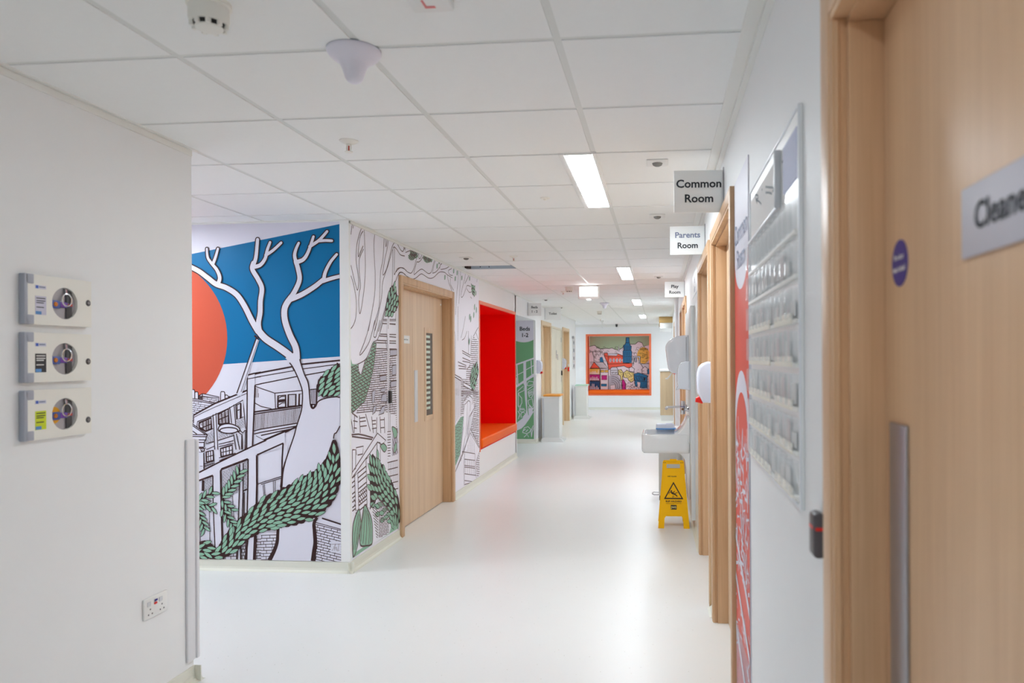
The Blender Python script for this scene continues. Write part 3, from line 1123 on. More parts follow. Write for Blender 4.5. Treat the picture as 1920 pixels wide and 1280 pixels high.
S.lines('425,190 420,330 408,480 385,600 378,750 375,900 360,1040 295,1270;440,190 446,320 465,205;480,210 455,360 430,480 410,640 450,580 480,460 510,340 540,275 570,280 610,350 640,372 660,310;520,350 470,530 410,720 395,900 350,1140 320,1280;525,340 540,322 570,350 610,410 660,425', w1, MBS, 3, True)
S.lines('525,345 522,560 515,740 470,900 430,1050 360,1290;545,330 540,640;545,640 570,580 610,558 650,570 680,592;580,650 600,615 630,612 670,640;580,650 550,730 505,880 450,1010 380,1290', w1, MBS, 3, True)
S.fill('570,810 545,840 505,880 490,930 470,990 440,1090 470,1085 520,1020 565,990', MGR, 3)
S.garland([(452, 1080), (490, 1000), (530, 920), (568, 850)], [30, 80, 100, 80], .075, .035, 4)
S.lines('415,1150 560,1150;415,1165 560,1165;410,1195 555,1210;480,1050 470,1290;560,1040 555,1160', .006, MBS, 3)
S.crop(650, 600, 6.095)
S.lines('270,-10 240,120 200,250 145,390 180,370 250,260 290,130 320,0;350,-10 320,100 305,180 330,190 355,100 380,0;415,-20 400,60 375,150 345,225 300,255 270,330 220,440 130,500 90,510', w1, MBS, 3, True)
S.fill('300,255 335,250 330,330 300,560 260,740 200,930 60,1060 40,1060 45,440 60,500 130,510 125,560 150,620 165,620 210,460 255,400', MGR, 3)
S.hatch('300,255 335,250 330,330 300,560 260,740 200,930 60,1060 45,1060 45,510 130,520 150,620 165,620 210,460 255,400', -28, 30, .006, MBS, 4, brick=34)
S.hatch('300,255 335,250 330,330 300,560 260,740 200,930 60,1060 45,1060 45,510 130,520 150,620 165,620 210,460 255,400', 40, 42, .006, MBS, 4)
S.line('335,250 330,330 300,560 260,740 200,930 60,1060', .007, MBS, 5)
S.lines('130,510 125,560 150,622;210,455 165,620', .007, MBS, 5, True)
S.lines('405,38 555,45;380,160 560,165;370,180 560,195;345,230 560,240;340,258 560,265;335,325 565,330', .008, MBS, 4)
S.hatch('325,345 560,335 570,1280 300,1050 90,1060 200,930 265,740 305,560', -6, 25, .006, MBS, 4, brick=70)
S.fill('455,-20 485,-20 480,1280 465,1280', MWS, 5)
S.lines('470,-20 470,100;455,160 470,370 475,1280;440,240 460,350;490,480 490,1280', .006, MBS, 6)
for s_ in ('370,640 450,625 450,690 380,700', '385,780 430,770 430,820 385,825', '400,850 450,835 455,930 385,935', '500,700 565,690 560,760 500,770', '515,520 560,510 560,620 515,630', '490,340 570,335 570,400 490,410', '285,810 325,800 310,940 285,945'):
    S.fill(s_, MGRY, 5)
    S.line(s_, .008, MBS, 6, closed=True)
S.fill('55,1070 420,1040 560,1090 560,1300 55,1300', MWS, 5)
S.lines('55,1060 120,1110;45,1130 70,1290;140,1090 150,1290;210,1070 265,1270;85,1080 80,1290;280,1100 300,1290;340,1110 335,1290;375,1100 385,1290;425,1110 430,1290', .010, MBS, 6)
S.lines('140,1120 210,1110;145,1160 215,1150;150,1215 225,1205;285,1150 330,1145;285,1190 330,1185;285,1240 335,1232;380,1140 425,1135;385,1230 430,1225;70,1150 120,1160;75,1230 110,1235', .008, MBS, 6)
for s_ in ('300,990 340,970 320,1050 290,1080', '400,990 440,970 420,1060 360,1085'):
    S.fill(s_, MGRY, 6)
    S.line(s_, .009, MBS, 6, closed=True)
S.crop(650, 800, 5.12)
S.fill('40,60 250,100 290,60 370,130 485,300 490,980 40,1260', MWS, 7)
S.lines('42,75 110,70 160,80 250,105;45,92 240,120', .011, MBS, 8)
S.lines('90,270 85,200 155,185 150,255;100,270 150,260', .008, MBS, 8)
S.hatch('45,480 210,330 200,800 50,840', -40, 36, .010, MBS, 7, jit=.4)
S.hatch('60,700 230,520 230,620 80,800', 62, 26, .008, MBS, 7, jit=.4)
for s_ in ('45,440 290,60 370,130 330,170 290,145 215,255 180,300 45,490', '70,470 100,440 110,800 80,800', '180,310 212,280 222,770 190,780', '285,150 315,150 318,330 290,330', '48,220 80,220 80,400 48,430'):
    S.fill(s_, MWS, 9)
    S.line(s_, .009, MBS, 10, closed=True)
S.hatch('385,310 485,300 490,640 400,560', -14, 66, .008, MBS, 8)
S.hatch('395,340 485,320 485,600 400,540', 90, 16, .004, MBL, 8)
S.hatch('385,40 420,30 415,290 390,310', -6, 26, .006, MBS, 8)
S.fill('440,20 485,10 485,260 430,280', MGRY, 8)
S.hatch('440,20 485,10 485,260 430,280', 78, 20, .009, MBS, 9)
for s_ in ('320,180 350,160 380,200 360,240 335,220', '430,0 470,20 480,80 455,110 440,60', '450,190 470,150 475,210 450,250'):
    S.fill(s_, MGR, 9, True)
    S.line(s_, .008, MBS, 10, True, True)
S.garland([(222, 290), (245, 400), (280, 520), (330, 640), (390, 720), (450, 800), (470, 960)], [40, 90, 150, 160, 150, 110, 80], .10, .036, 9, skew=-.4)
S.garland([(292, 260), (300, 330), (305, 400)], [16, 40, 30], .09, .04, 9)
S.fill('285,680 400,800 405,1020 300,1075 235,1120 245,800', MWS, 10)
S.hatch('300,700 398,800 400,1020 300,1070', -8, 15, .0045, MBL, 11, brick=26)
S.hatch('240,800 295,700 295,1060 280,1070', 45, 18, .006, MBS, 11)
S.line('215,790 290,670 400,800', .012, MBS, 11)
S.fill('240,1130 405,1025 485,975 485,960 470,940 400,830 430,930 405,1020', MGR, 10)
S.fill('50,1260 240,1130 240,1100 50,1220', MGR, 10)
for s_ in ('55,1240 50,1000 70,880 110,790 125,860 130,950 110,1060 90,1170', '125,1130 120,1000 140,880 165,750 200,800 235,900 242,1020 235,1120 180,1140'):
    S.fill(s_, MGR, 11, True)
    S.line(s_, .011, MBS, 12, True, True)
S.lines('60,1180 75,1000 105,830;75,1180 95,1000 115,840;130,1100 140,950 160,800;150,1120 160,960 170,790;175,1130 185,980 180,800;205,1125 210,980 190,800;225,1100 225,960 200,830;90,1130 112,960 122,880', .008, MBS, 12, True)
# above the door and to its right
S.crop(720, 440, 8.53)
S.lines('160,640 190,590 250,530 310,535 360,585 420,615 455,580 485,500 510,400 545,310 560,260;220,650 255,605 300,610 350,655 440,705 500,695 560,645 600,625 650,655 720,695 790,680 880,600 960,600 1010,640 1090,690;475,640 500,620 550,575 600,550 650,580 700,618 740,610 765,560 790,450 815,375;480,640 475,600 495,520 520,430', w1 * .9, MBS, 3, True)
S.lines('520,430 550,435 590,400 640,310;550,370 575,380 610,300;550,290 555,370;775,615 790,500 830,380;775,615 830,590 890,510 910,430;890,550 900,480 970,440;905,555 980,540 1060,500 1080,520 1070,545 1040,560 1025,590 1050,640 1095,650', w1 * .9, MBS, 3, True)
S.lines('310,210 340,165;330,250 345,195 395,185;340,285 370,270 430,245;300,260 330,210', w1 * .9, MBS, 3, True)
for c_, r_ in (((470, 290), 62), ((440, 350), 58), ((500, 340), 40), ((690, 390), 60), ((730, 400), 42), ((650, 370), 34), ((480, 240), 44)):
    S.fill([(c_[0] + r_ * (1 + .12 * math.sin(k * 2.7)) * math.cos(k * PI / 9), c_[1] + r_ * (1 + .12 * math.sin(k * 2.7)) * math.sin(k * PI / 9)) for k in range(18)], MGR, 4)
    S.hatch([(c_[0] + r_ * .95 * math.cos(k * PI / 9), c_[1] + r_ * .95 * math.sin(k * PI / 9)) for k in range(18)], -40, 22, .007, MBS, 5, brick=26)
for c_ in ((845, 500), (878, 430), (970, 680), (1110, 580), (1165, 610), (1135, 700), (1240, 690), (1365, 700), (1465, 935), (1440, 960)):
    q = S.uv(c_)
    S.leaf(q, .052, .034, 1.0, MGR, 5, .004)
S.lines('1185,545 1180,740 1160,940 1140,1280;1220,560 1215,760 1195,1100;1010,650 1030,760 1070,860 1090,930;1060,690 1060,790 1110,890;1300,590 1290,690 1250,850 1230,960 1240,1000 1270,960 1310,850 1330,810 1385,830;1365,625 1330,700 1290,780;1320,860 1360,920 1400,910;1380,990 1400,1020;1490,680 1480,760', .007, MBS, 3, True)
S.garland([(1400, 820), (1420, 880), (1450, 900)], [14, 40, 30], .07, .035, 4)
S.crop(840, 560, 7.11)
S.lines('130,100 130,560;80,400 95,560 90,1000;170,520 200,400 230,230;185,550 220,520 250,430;95,1000 100,1030', .007, MBS, 3, True)
for c_ in ((285, 240), (300, 270), (340, 215), (375, 150), (350, 110), (280, 570)):
    S.leaf(S.uv(c_), .07, .04, 1.2, MGR, 5, .004)
S.lines('185,690 300,755;190,720 295,780;190,785 295,830;190,830 290,850;130,840 240,890;135,890 240,910;140,930 240,935;245,940 285,900 295,830;270,430 270,740;310,490 300,760', .009, MBS, 3)
S.hatch('310,560 335,500 400,560 400,900 240,1130 240,950 300,850', 4, 27, .0065, MBS, 3, brick=50)
S.lines('335,500 400,380;370,450 400,540', .009, MBS, 4)
S.garland([(300, 1150), (340, 1050), (395, 900)], [60, 90, 50], .10, .045, 5)
S.hatch('170,1060 400,1080 400,1290 170,1290', 3, 24, .0065, MBS, 3, brick=50)
for s_ in ('85,1010 85,1040 165,1090 175,1060', '200,1110 345,1190 340,1230 205,1160'):
    S.fill(s_, MWS, 5)
    S.line(s_, .010, MBS, 6, closed=True)
S.hatch('90,1060 165,1100 165,1290 90,1290', 90, 14, .005, MBL, 3)
S.crop(840, 730, 6.4)
S.hatch('155,10 280,20 280,60 190,150 185,300 150,310', 4, 22, .006, MBS, 3, brick=44)
S.hatch('290,10 370,10 370,660 300,560 265,470 310,240', 12, 22, .0065, MBS, 3, brick=34, jit=.3)
S.hatch('85,-10 150,-10 150,300 85,400', 90, 14, .005, MBL, 3)
S.fill('75,450 150,330 185,320 170,480 140,780 90,910 80,910', MGR, 4)
S.hatch('75,450 150,330 185,320 170,480 140,780 90,910 80,910', 70, 16, .005, MBS, 5, brick=40)
for s_ in ('185,250 195,180 230,150 215,500 150,860 140,800 180,450', '225,560 250,330 330,190 300,240 262,330 240,560'):
    S.fill(s_, MWS, 6)
    S.line(s_, .008, MBS, 7)
S.line('190,140 235,70 290,110 285,180', .008, MBS, 6, True)
S.line('210,170 240,135 265,160 262,260', .008, MBS, 6, True)
S.fill('185,740 265,510 370,690 370,740 330,860 335,1080 195,1150 190,760', MWS, 5)
S.lines('85,985 190,740 265,470 375,690;95,960 265,520 370,700;165,745 320,770;195,835 320,850;195,910 320,925;195,930 320,945;195,1010 335,1030;195,1090 290,1105;195,1140 290,1110;195,745 190,1150;320,770 320,1020;375,740 335,860 330,1060', .008, MBS, 6)
S.hatch('215,760 265,540 320,640 320,770', 90, 15, .0045, MBL, 6)
S.hatch('200,840 315,850 315,1020 200,1010', 90, 24, .006, MBL, 6)
S.hatch('335,860 375,760 375,1030 340,1060', 10, 26, .006, MBS, 6, brick=26)
tag(build('wall_mural', S.bm, MS, None, origin=(XL, 6.5, .074)), 'long line drawn mural of trees and houses around the treatment room door', 'mural')

# ------------------------------------------------------------------ green beds panel in the bay
GM = [PLIL, PGRN, INK]
G = Canvas(1, BAY[1], -1, GM, [(-3.5, XL - .036, .074, 2.098)])
G.poly([(-3.5, .07), (XL, .07), (XL, 2.1), (-3.5, 2.1)], PLIL, 0)
G.crop(965, 590, 9.85)
G.fill('-400,380 -200,430 30,485 100,503 170,510 250,500 320,475 390,430 390,2400 -400,2400', PGRN, 1)
G.fill('-400,1060 30,905 390,775 390,805 160,888 -400,1100', PLIL, 2)
G.fill('160,880 210,868 215,1290 165,1290', PLIL, 2)
G.fill('295,845 312,840 325,1110 310,1110', PLIL, 2)
G.fill('-400,1260 50,1105 170,1040 170,1055 50,1118 -400,1290', PLIL, 2)
G.fill('210,1008 390,905 390,922 210,1022', PLIL, 2)
G.fill('-400,1500 80,1270 390,1055 390,1120 215,1225 60,1330 -400,1560', PLIL, 2)
G.fill('30,940 50,930 70,1300 50,1300', PLIL, 2)
G.crop(965, 700, 9.14)
G.fill('160,100 205,90 215,620 235,720 300,640 330,650 250,780 180,880 120,940 40,975 -300,1000 -300,850 40,840 130,770 190,690 200,620 175,400', PLIL, 2)
for s_ in ('55,300 150,215 160,290 60,340', '60,330 85,380 120,420 125,500 105,540 90,600 60,560', '90,600 160,600 180,640 130,660 80,640', '110,680 150,660 185,690 150,740 110,750', '220,160 250,130 320,140 320,190 240,210 215,205', '230,310 320,260 320,340 290,420 250,400', '230,460 300,430 320,560 270,580 240,520', '135,1010 165,930 230,910 280,960 250,1010 200,1030', '160,1090 215,1040 240,1090', '290,1090 280,980 320,890 320,940 300,1000', '55,640 90,700 60,780', '220,280 320,210'):
    G.line(s_, .012, PLIL, 3, closed=(s_.count(' ') > 2))
G.lines('240,330 310,300;245,350 310,325;250,380 300,355;70,560 110,560;85,620 160,620;70,740 90,720;150,980 190,950;190,1000 230,960;260,540 300,600;240,560 250,640', .012, PLIL, 3)
G.fill('230,600 330,580 300,650 245,730', PLIL, 2)
gx = on(984, 620, 1, BAY[1])
for k, (s_, py) in enumerate((('Beds', 616.5), ('1-2', 628.5))):
    text_bm(G.bm, s_, .094, (gx.x, BAY[1] - .003, on(984, py, 1, BAY[1]).z), (1, 0, 0), (0, 0, 1), (0, -1, 0), mi=2, bold=.002)
tag(build('wall_panel', G.bm, GM, None, origin=(-2.6, BAY[1], .074)), 'green and lilac wall panel lettered Beds 1-2 in the bay', 'wall panel')

# ------------------------------------------------------------------ red common room panel on the right wall
RM = [PLIL, PRED, INKB]
py0, py1 = 2.475, 2.912
R_ = Canvas(0, XR, -1, RM, [(py0, py1, .076, 2.13)], base=.004)
R_.poly([(py0, .07), (py1, .07), (py1, 2.13), (py0, 2.13)], PLIL, 0)
ym = (py0 + py1) / 2
arc = [(ym + (py1 - py0) * .5 * math.cos(PI + PI * k / 16), 1.70 + .14 * (1 - math.sin(PI * k / 16)) - .0) for k in range(17)]
R_.poly([*arc, (py1, .07), (py0, .07)], PRED, 1)
ring = [(ym + (py1 - py0) * .52 * math.cos(PI * k / 16), 1.19 + .21 * math.sin(PI * k / 16)) for k in range(17)]
ring2 = [(ym + (py1 - py0) * .46 * math.cos(PI * k / 16), 1.13 + .19 * math.sin(PI * k / 16)) for k in range(17)]
R_.poly(ring + [(py0, .95), (py1, .95)], PLIL, 2)
R_.poly(ring2 + [(py0 + .01, .9), (py1 - .01, .9)], PRED, 3)
rr = random.Random(5)
for k in range(150):
    y, z = rr.uniform(py0, py1), rr.uniform(.62, 1.14)
    a = rr.uniform(-.5, .5) + (PI / 2 if rr.random() < .6 else 0)
    l = rr.uniform(.03, .09)
    R_.rib([(y, z), (y + l * math.cos(a), z + l * math.sin(a))], rr.uniform(.006, .016), PLIL, 4)
for z in (.66, .50, .30):
    R_.poly([(py0, z - .10), (py1, z + .07), (py1, z + .10), (py0, z - .065)], PLIL, 5)
for k in range(26):
    y = py0 + k * (py1 - py0) / 26
    R_.rib([(y, .08), (y + .01, .40)], .006, PLIL, 4)
for k in range(30):
    y, z = rr.uniform(py0, py1), rr.uniform(.33, .52)
    R_.rib([(y, z), (y + rr.uniform(.02, .06), z + rr.uniform(-.03, .06))], .008, PLIL, 4)
for k, (s_, z) in enumerate((('Common', 1.915), ('Room', 1.815))):
    text_bm(R_.bm, s_, .105, (XR - .0062, ym, z), (0, -1, 0), (0, 0, 1), (-1, 0, 0), mi=2, bold=.001)
bmx = R_.bm
box(bmx, XR - .0038, XR - .0005, py0, py1, .074, 2.132)
tag(build('wall_panel', bmx, RM, None, origin=(XR, ym, .074)), 'coral red and white wall panel lettered Common Room beside the board', 'wall panel')

# ------------------------------------------------------------------ niche with city picture in the end wall
ex0, ex1, ez0, ez1 = EN
DB = YE + .58
t = thing('window_seat', ((ex0 + ex1) / 2, YE, ez0), 'orange framed recess with a city picture at the back in the end wall', 'niche')
bm = nb()
box(bm, ex0 - .02, ex0, YE + .0, DB, ez0, ez1)
box(bm, ex1, ex1 + .02, YE + .0, DB, ez0, ez1)
box(bm, ex0 - .02, ex1 + .02, YE, DB, ez1, ez1 + .02)
box(bm, ex0 - .02, ex1 + .02, YE, DB, ez0 - .02, ez0)
build('lining', bm, M('orange_laminate', (240, 84, 24), .5), t)
bm = nb()
for q in ((ex0 - .045, ex0 + .012, ez0 - .03, ez1 + .045), (ex1 - .012, ex1 + .045, ez0 - .03, ez1 + .045), (ex0 + .012, ex1 - .012, ez1 - .012, ez1 + .045), (ex0 + .012, ex1 - .012, ez0 - .03, ez0 + .01)):
    box(bm, q[0], q[1], YE - .012, YE - .0008, q[2], q[3], r=.002)
build('edge_trim', bm, ORANGEE, t)
bm = nb()
box(bm, ex0 + .004, ex1 - .004, YE + .01, DB - .015, ez0 + .001, ez0 + .12, r=.02, seg=3)
tag(build('bench_cushion', bm, ORANGE, None, 40, origin=((ex0 + ex1) / 2, YE + .3, ez0)), 'orange cushion along the bottom of the framed city picture', 'cushion')
EM = [CPNK, MB, CYEL, CYE2, CMAG, CBLU, CNAV, CSKY, CRED, MW, MGRY]
K = Canvas(1, DB, -1, EM, [(ex0 + .002, ex1 - .002, ez0 + .002, ez1 - .002)], eps=.0006, base=.002)
K.poly([(ex0, ez0), (ex1, ez0), (ex1, ez1), (ex0, ez1)], CSKY, 0)
K.crop(1080, 600, 7.11)
W_ = .016


def blob(P, m, L, w=W_):
    K.fill(P, m, L)
    K.line(P, w, MB, L + 1, closed=True)


blob('140,360 200,345 250,335 290,370 330,385 400,375 440,380 480,370 520,390 560,400 620,370 640,330 740,320 790,320 830,285 880,300 900,350 980,330 980,960 140,960', CPNK, 1)
K.fill([(900 + 85 * math.cos(k * PI / 14), 470 + 110 * math.sin(k * PI / 14)) for k in range(28)], CYEL, 3)
rr = random.Random(11)
for k in range(80):
    x, y = rr.uniform(160, 960), rr.uniform(370, 600)
    s_ = rr.uniform(10, 26)
    K.line([(x, y), (x, y - s_), (x + s_, y - s_ * rr.uniform(.8, 1.6)), (x + s_ * 1.6, y - s_ * .6), (x + s_ * 1.6, y)], .008, MB, 3)
for x in range(165, 360, 14):
    K.line([(x, 400 + rr.uniform(-12, 12)), (x + 6, 430 + rr.uniform(-10, 10))], .012, MB, 3)
for k in range(9):
    x = 858 + 12 * k
    K.line([(x, 400), (x + 3, 372 + 5 * math.sin(k))], .012, MB, 4)
blob('560,415 572,330 580,415', MW, 4, .008)
blob('180,430 215,420 240,500 240,560 160,560', CPNK, 4)
blob('320,500 350,490 370,560 320,565', CBLU, 5, .010)
blob('375,440 420,435 430,480 470,450 550,445 640,480 650,570 750,575 745,625 690,635 640,610 560,620 470,640 440,665 415,560 375,470', CRED, 6)
K.line('430,490 640,482', .010, MB, 8)
K.line('430,585 740,575', .012, MB, 8)
K.line('375,470 430,488 425,600', .012, MB, 8)
for x in (460, 505, 548, 590, 630):
    K.fill([(x + 15 * math.cos(k * PI / 7), 535 + 26 * math.sin(k * PI / 7)) for k in range(14)], MW, 8)
    K.line([(x, 515), (x + 4, 555)], .012, MB, 9)
blob('420,455 470,445 560,450 540,475 430,470', MW, 8, .008)
blob('628,570 626,410 636,400 632,335 650,330 664,300 668,232 706,232 712,300 722,335 738,345 734,405 744,420 742,565', CBLU, 10)
for x in (648, 670, 692, 714):
    K.line([(x, 340), (x - 2, 400)], .012, MB, 12)
    K.line([(x - 4, 420), (x + 2, 480)], .012, MB, 12)
    K.line([(x, 500), (x, 560)], .012, MB, 12)
K.lines('630,405 738,402;632,490 742,486;660,300 715,300', .012, MB, 12)
blob('762,480 858,480 855,580 840,580 838,498 780,500 762,610', MW, 6)
blob('780,500 810,498 808,560 784,560', MGRY, 7)
blob('860,580 975,580 975,650 900,640', MW, 6)
K.lines('945,420 950,505;920,510 965,512;880,480 920,465;885,500 925,480', .012, MB, 6)
blob('190,640 240,560 320,640', CRED, 8)
blob('240,560 360,560 430,640 320,640', CPNK, 8)
for k in range(7):
    K.line([(262 + 20 * k, 572), (335 + 14 * k, 636)], .006, MB, 10)
for y0_, y1_, m in ((645, 725, CYEL), (725, 805, CMAG), (812, 945, CNAV)):
    blob([(165, y0_), (318, y0_), (318, y1_), (165, y1_)], m, 9)
    for k in range(7):
        x = 172 + 20 * k
        h = rr.uniform(.3, .75) * (y1_ - y0_)
        K.fill([(x, y1_ - 3), (x + 2, y1_ - h), (x + 10, y1_ - h - 4), (x + 15, y1_ - 3)], CPNK, 11)
blob('325,645 430,650 430,940 325,940', CPNK, 9)
for (a, b, c, d, m) in ((330, 665, 375, 695, CYEL), (385, 665, 430, 695, CYEL), (342, 735, 412, 795, CMAG), (335, 850, 410, 880, CBLU)):
    blob([(a, b), (c, b), (c, d), (a, d)], m, 11, .010)
blob('460,640 490,625 540,625 560,660 560,725 460,730', MW, 9)
K.lines('460,670 560,668;465,700 555,698;480,712 500,690;520,712 545,690', .010, MB, 11)
blob('560,670 600,655 630,700 620,810 600,800 590,740 568,730', CYE2, 9)
blob('630,705 680,665 715,690 770,700 775,800 740,830 700,800 690,770 640,765', CYE2, 9)
K.lines('640,720 660,700 670,745;690,690 740,745;700,760 760,740;720,800 765,780;575,690 620,700', .010, MB, 11)
blob('770,720 830,700 950,735 950,905 890,905 790,880', CBLU, 12)
K.lines('780,740 945,770;785,800 940,820;800,760 815,790;840,765 850,800;880,770 890,805', .012, MB, 14)
blob('905,770 915,770 918,800 905,805', MB, 14)
blob('815,820 860,830 850,905 820,895', CPNK, 14, .008)
blob('705,640 740,620 780,650 770,690 710,680', CPNK, 9)
blob('880,650 920,615 970,660 965,720 880,710', CPNK, 9)
blob('950,660 978,650 978,720 952,715', CBLU, 11, .010)
blob('612,800 635,790 665,850 662,945 618,945', CMAG, 13)
K.fill('430,740 560,735 590,790 600,945 440,945 430,860', MGRY, 8)
for r_ in (60, 85, 112, 140):
    K.line([(470 + r_ * math.cos(k * PI / 16 - PI / 2), 880 + r_ * .95 * math.sin(k * PI / 16 - PI / 2)) for k in range(17)], .010, MB, 10)
blob('455,870 520,860 525,920 460,925', CPNK, 11, .009)
for k in range(120):
    x, y = rr.uniform(560, 960), rr.uniform(650, 940)
    K.line([(x, y), (x + rr.uniform(-16, 16), y + rr.uniform(-6, 18))], .009, MB, 16)
for k in range(60):
    x, y = rr.uniform(680, 900), rr.uniform(820, 940)
    K.line([(x, y), (x + rr.uniform(-14, 14), y + rr.uniform(6, 18))], .009, MB, 8)
for k in range(26):
    x, y = rr.uniform(930, 975), rr.uniform(690, 940)
    K.line([(x, y), (x + rr.uniform(-10, 10), y + rr.uniform(6, 16))], .010, MB, 8)
build('city_picture', K.bm, EM, t)['label'] = 'busy line drawn city picture with a blue tower and a coral red building'

# ------------------------------------------------------------------ ceiling fittings
def ceiling_light(y0, label):
    x0, x1 = -.465, -.287
    t = thing('ceiling_light', ((x0 + x1) / 2, y0 + .6, CEIL), label, 'light', 'recessed ceiling lights')
    bm = nb()
    y1 = y0 + 1.2
    for q in ((x0, x0 + .0278, y0, y1), (x1 - .0198, x1, y0, y1), (x0 + .0282, x1 - .0202, y0, y0 + .018), (x0 + .0282, x1 - .0202, y1 - .018, y1)):
        box(bm, *q, CEIL - .008, CEIL + .02, r=.002)
    build('frame', bm, WHITE, t, 30)
    bm = nb()
    box(bm, x0 + .028, x1 - .020, y0 + .018, y1 - .018, CEIL - .003, CEIL - .001)
    build('diffuser', bm, LAMP, t)
    return t


L0 = ceiling_light(3.325, 'lit slim ceiling panel nearest the viewer, before the common room sign')
for y0, lb in ((7.525, 'second lit slim ceiling panel, above the corridor near the parents room sign'), (11.725, 'third lit slim ceiling panel, beyond the bright exit light'), (15.925, 'smallest lit slim ceiling panel, close to the end wall')):
    dup(L0, (L0.location.x, y0 + .6, CEIL), lb)
nl = dup(L0, (L0.location.x, -.275, CEIL), 'lit slim ceiling panel over the near end of the corridor, out of view')
for ch in nl.children:
    if 'diffuser' in ch.name:
        ch.data = ch.data.copy()
        ch.data.materials[0] = LAMPN
dup(L0, (-3.9, 4.15, CEIL), 'lit slim ceiling panel in the side passage by the big mural', rotz=PI / 2)
dup(L0, (-4.0, 19.2, CEIL), 'lit slim ceiling panel in the far side passage', rotz=PI / 2)
dup(L0, (1.0, 18.4, CEIL), 'lit slim ceiling panel over the reception desk')

# exit light: vertical lit box under the ceiling
c = on(1103.5, 534, 2, CEIL)
t = thing('exit_light', (c.x, c.y, CEIL), 'bright rectangular exit light box hanging just below the ceiling', 'exit light')
ex, ey = c.x, c.y
bm = nb()
box(bm, ex - .142, ex + .142, ey, ey + .07, CEIL - .185, CEIL - .008, r=.022, seg=4)
build('housing', bm, WHITE, t, 40)
bm = nb()
box(bm, ex - .115, ex + .115, ey - .003, ey + .001, CEIL - .145, CEIL - .03, r=.001, seg=1)
build('lit_panel', bm, LAMPX, t)
bm = nb()
box(bm, ex - .026, ex + .026, ey + .01, ey + .05, CEIL - .194, CEIL - .184)
build('downlight_lens', bm, LAMPX, t)
bm = nb()
box(bm, ex - .10, ex + .10, ey + .01, ey + .06, CEIL - .009, CEIL)
build('ceiling_plate', bm, WHITE, t)


def smoke(px, py, label):
    c = on(px, py, 2, CEIL)
    t = thing('smoke_detector', c, label, 'smoke detector', 'smoke detectors on the ceiling')
    x, y, z = c
    bm = nb()
    lathe(bm, [(.001, 0), (.056, 0), (.056, -.010), (.050, -.014), (.001, -.014)], c)
    build('base', bm, IVORY, t, 40)
    bm = nb()
    lathe(bm, [(.001, -.012), (.050, -.013), (.051, -.045), (.047, -.055), (.001, -.055)], c)
    build('body', bm, IVORY, t, 40)
    bm = nb()
    lathe(bm, [(.001, -.054), (.040, -.054), (.036, -.065), (.001, -.065)], c)
    build('sensing_chamber', bm, BLACK, t, 40)
    bm = nb()
    lathe(bm, [(.001, -.064), (.036, -.064), (.034, -.069), (.024, -.073), (.001, -.075)], c)
    for k in range(9):
        a = 2 * PI * k / 9 + .35
        x1, y1 = x + .041 * math.cos(a), y + .041 * math.sin(a)
        box(bm, x1 - .005, x1 + .005, y1 - .005, y1 + .005, z - .068, z - .052)
    build('cap', bm, IVORY, t, 40)
    return t


s0 = smoke(392, 6, 'large ivory smoke detector with dark slots at the near edge of the ceiling')
for px, py, lb in ((1067, 538, 'small ivory smoke detector just left of the bright exit light'), (1124, 583, 'small ivory smoke detector under the far funnel shaped dome')):
    dup(s0, on(px, py, 2, CEIL), lb)


def dome(px, py, label):
    c = on(px, py, 2, CEIL)
    t = thing('wireless_dome', c, label, 'ceiling dome', 'funnel shaped ceiling domes')
    bm = nb()
    lathe(bm, [(.001, 0), (.080, 0), (.082, -.004), (.081, -.009), (.073, -.020), (.060, -.030), (.048, -.038), (.040, -.048), (.035, -.060), (.031, -.073), (.027, -.086), (.021, -.095), (.012, -.1), (.001, -.102)], c, seg=40)
    build('dome_cover', bm, LILAC, t, 60)
    bm = nb()
    lathe(bm, [(.001, .002), (.0815, .002), (.0815, -.0012), (.001, -.0015)], (c.x, c.y, c.z), seg=40)
    build('mounting_ring', bm, GREYP, t)
    return t


d0 = dome(664, 95, 'lilac white funnel shaped dome on the ceiling nearest the viewer')
dup(d0, on(1133.5, 567.5, 2, CEIL), 'small far funnel shaped dome on the ceiling beyond the exit light')


def sprinkler(px, py, label):
    c = on(px, py, 2, CEIL)
    t = thing('sprinkler', c, label, 'sprinkler', 'ceiling sprinklers')
    bm = nb()
    lathe(bm, [(.001, 0), (.040, 0), (.040, -.003), (.028, -.010), (.020, -.014), (.001, -.014)], c)
    build('escutcheon', bm, IVORY, t, 40)
    bm = nb()
    lathe(bm, [(.001, -.012), (.012, -.012), (.010, -.022), (.001, -.022)], c, seg=16)
    for s_ in (-1, 1):
        tube(bm, [(c.x + s_ * .009, c.y, c.z - .018), (c.x + s_ * .010, c.y, c.z - .036), (c.x + s_ * .003, c.y, c.z - .048)], .0025, 6)
    build('frame_arms', bm, IVORY, t, 40)
    bm = nb()
    tube(bm, [(c.x, c.y, c.z - .02), (c.x, c.y, c.z - .043)], .0034, 8)
    build('glass_bulb', bm, BULBR, t, 40)
    bm = nb()
    lathe(bm, [(.001, -.047), (.017, -.047), (.017, -.0495), (.001, -.0495)], c, seg=18)
    build('deflector', bm, IVORY, t, 40)
    return t


p0 = sprinkler(654, 264, 'sprinkler with red bulb nearest the viewer, past the big dome')
for px, py, lb in ((963, 480, 'small sprinkler above the open ceiling slot'), (1056, 546, 'tiny sprinkler left of the smoke detector by the exit light'), (1126, 597, 'tiny sprinkler farthest along the ceiling')):
    dup(p0, on(px, py, 2, CEIL), lb)


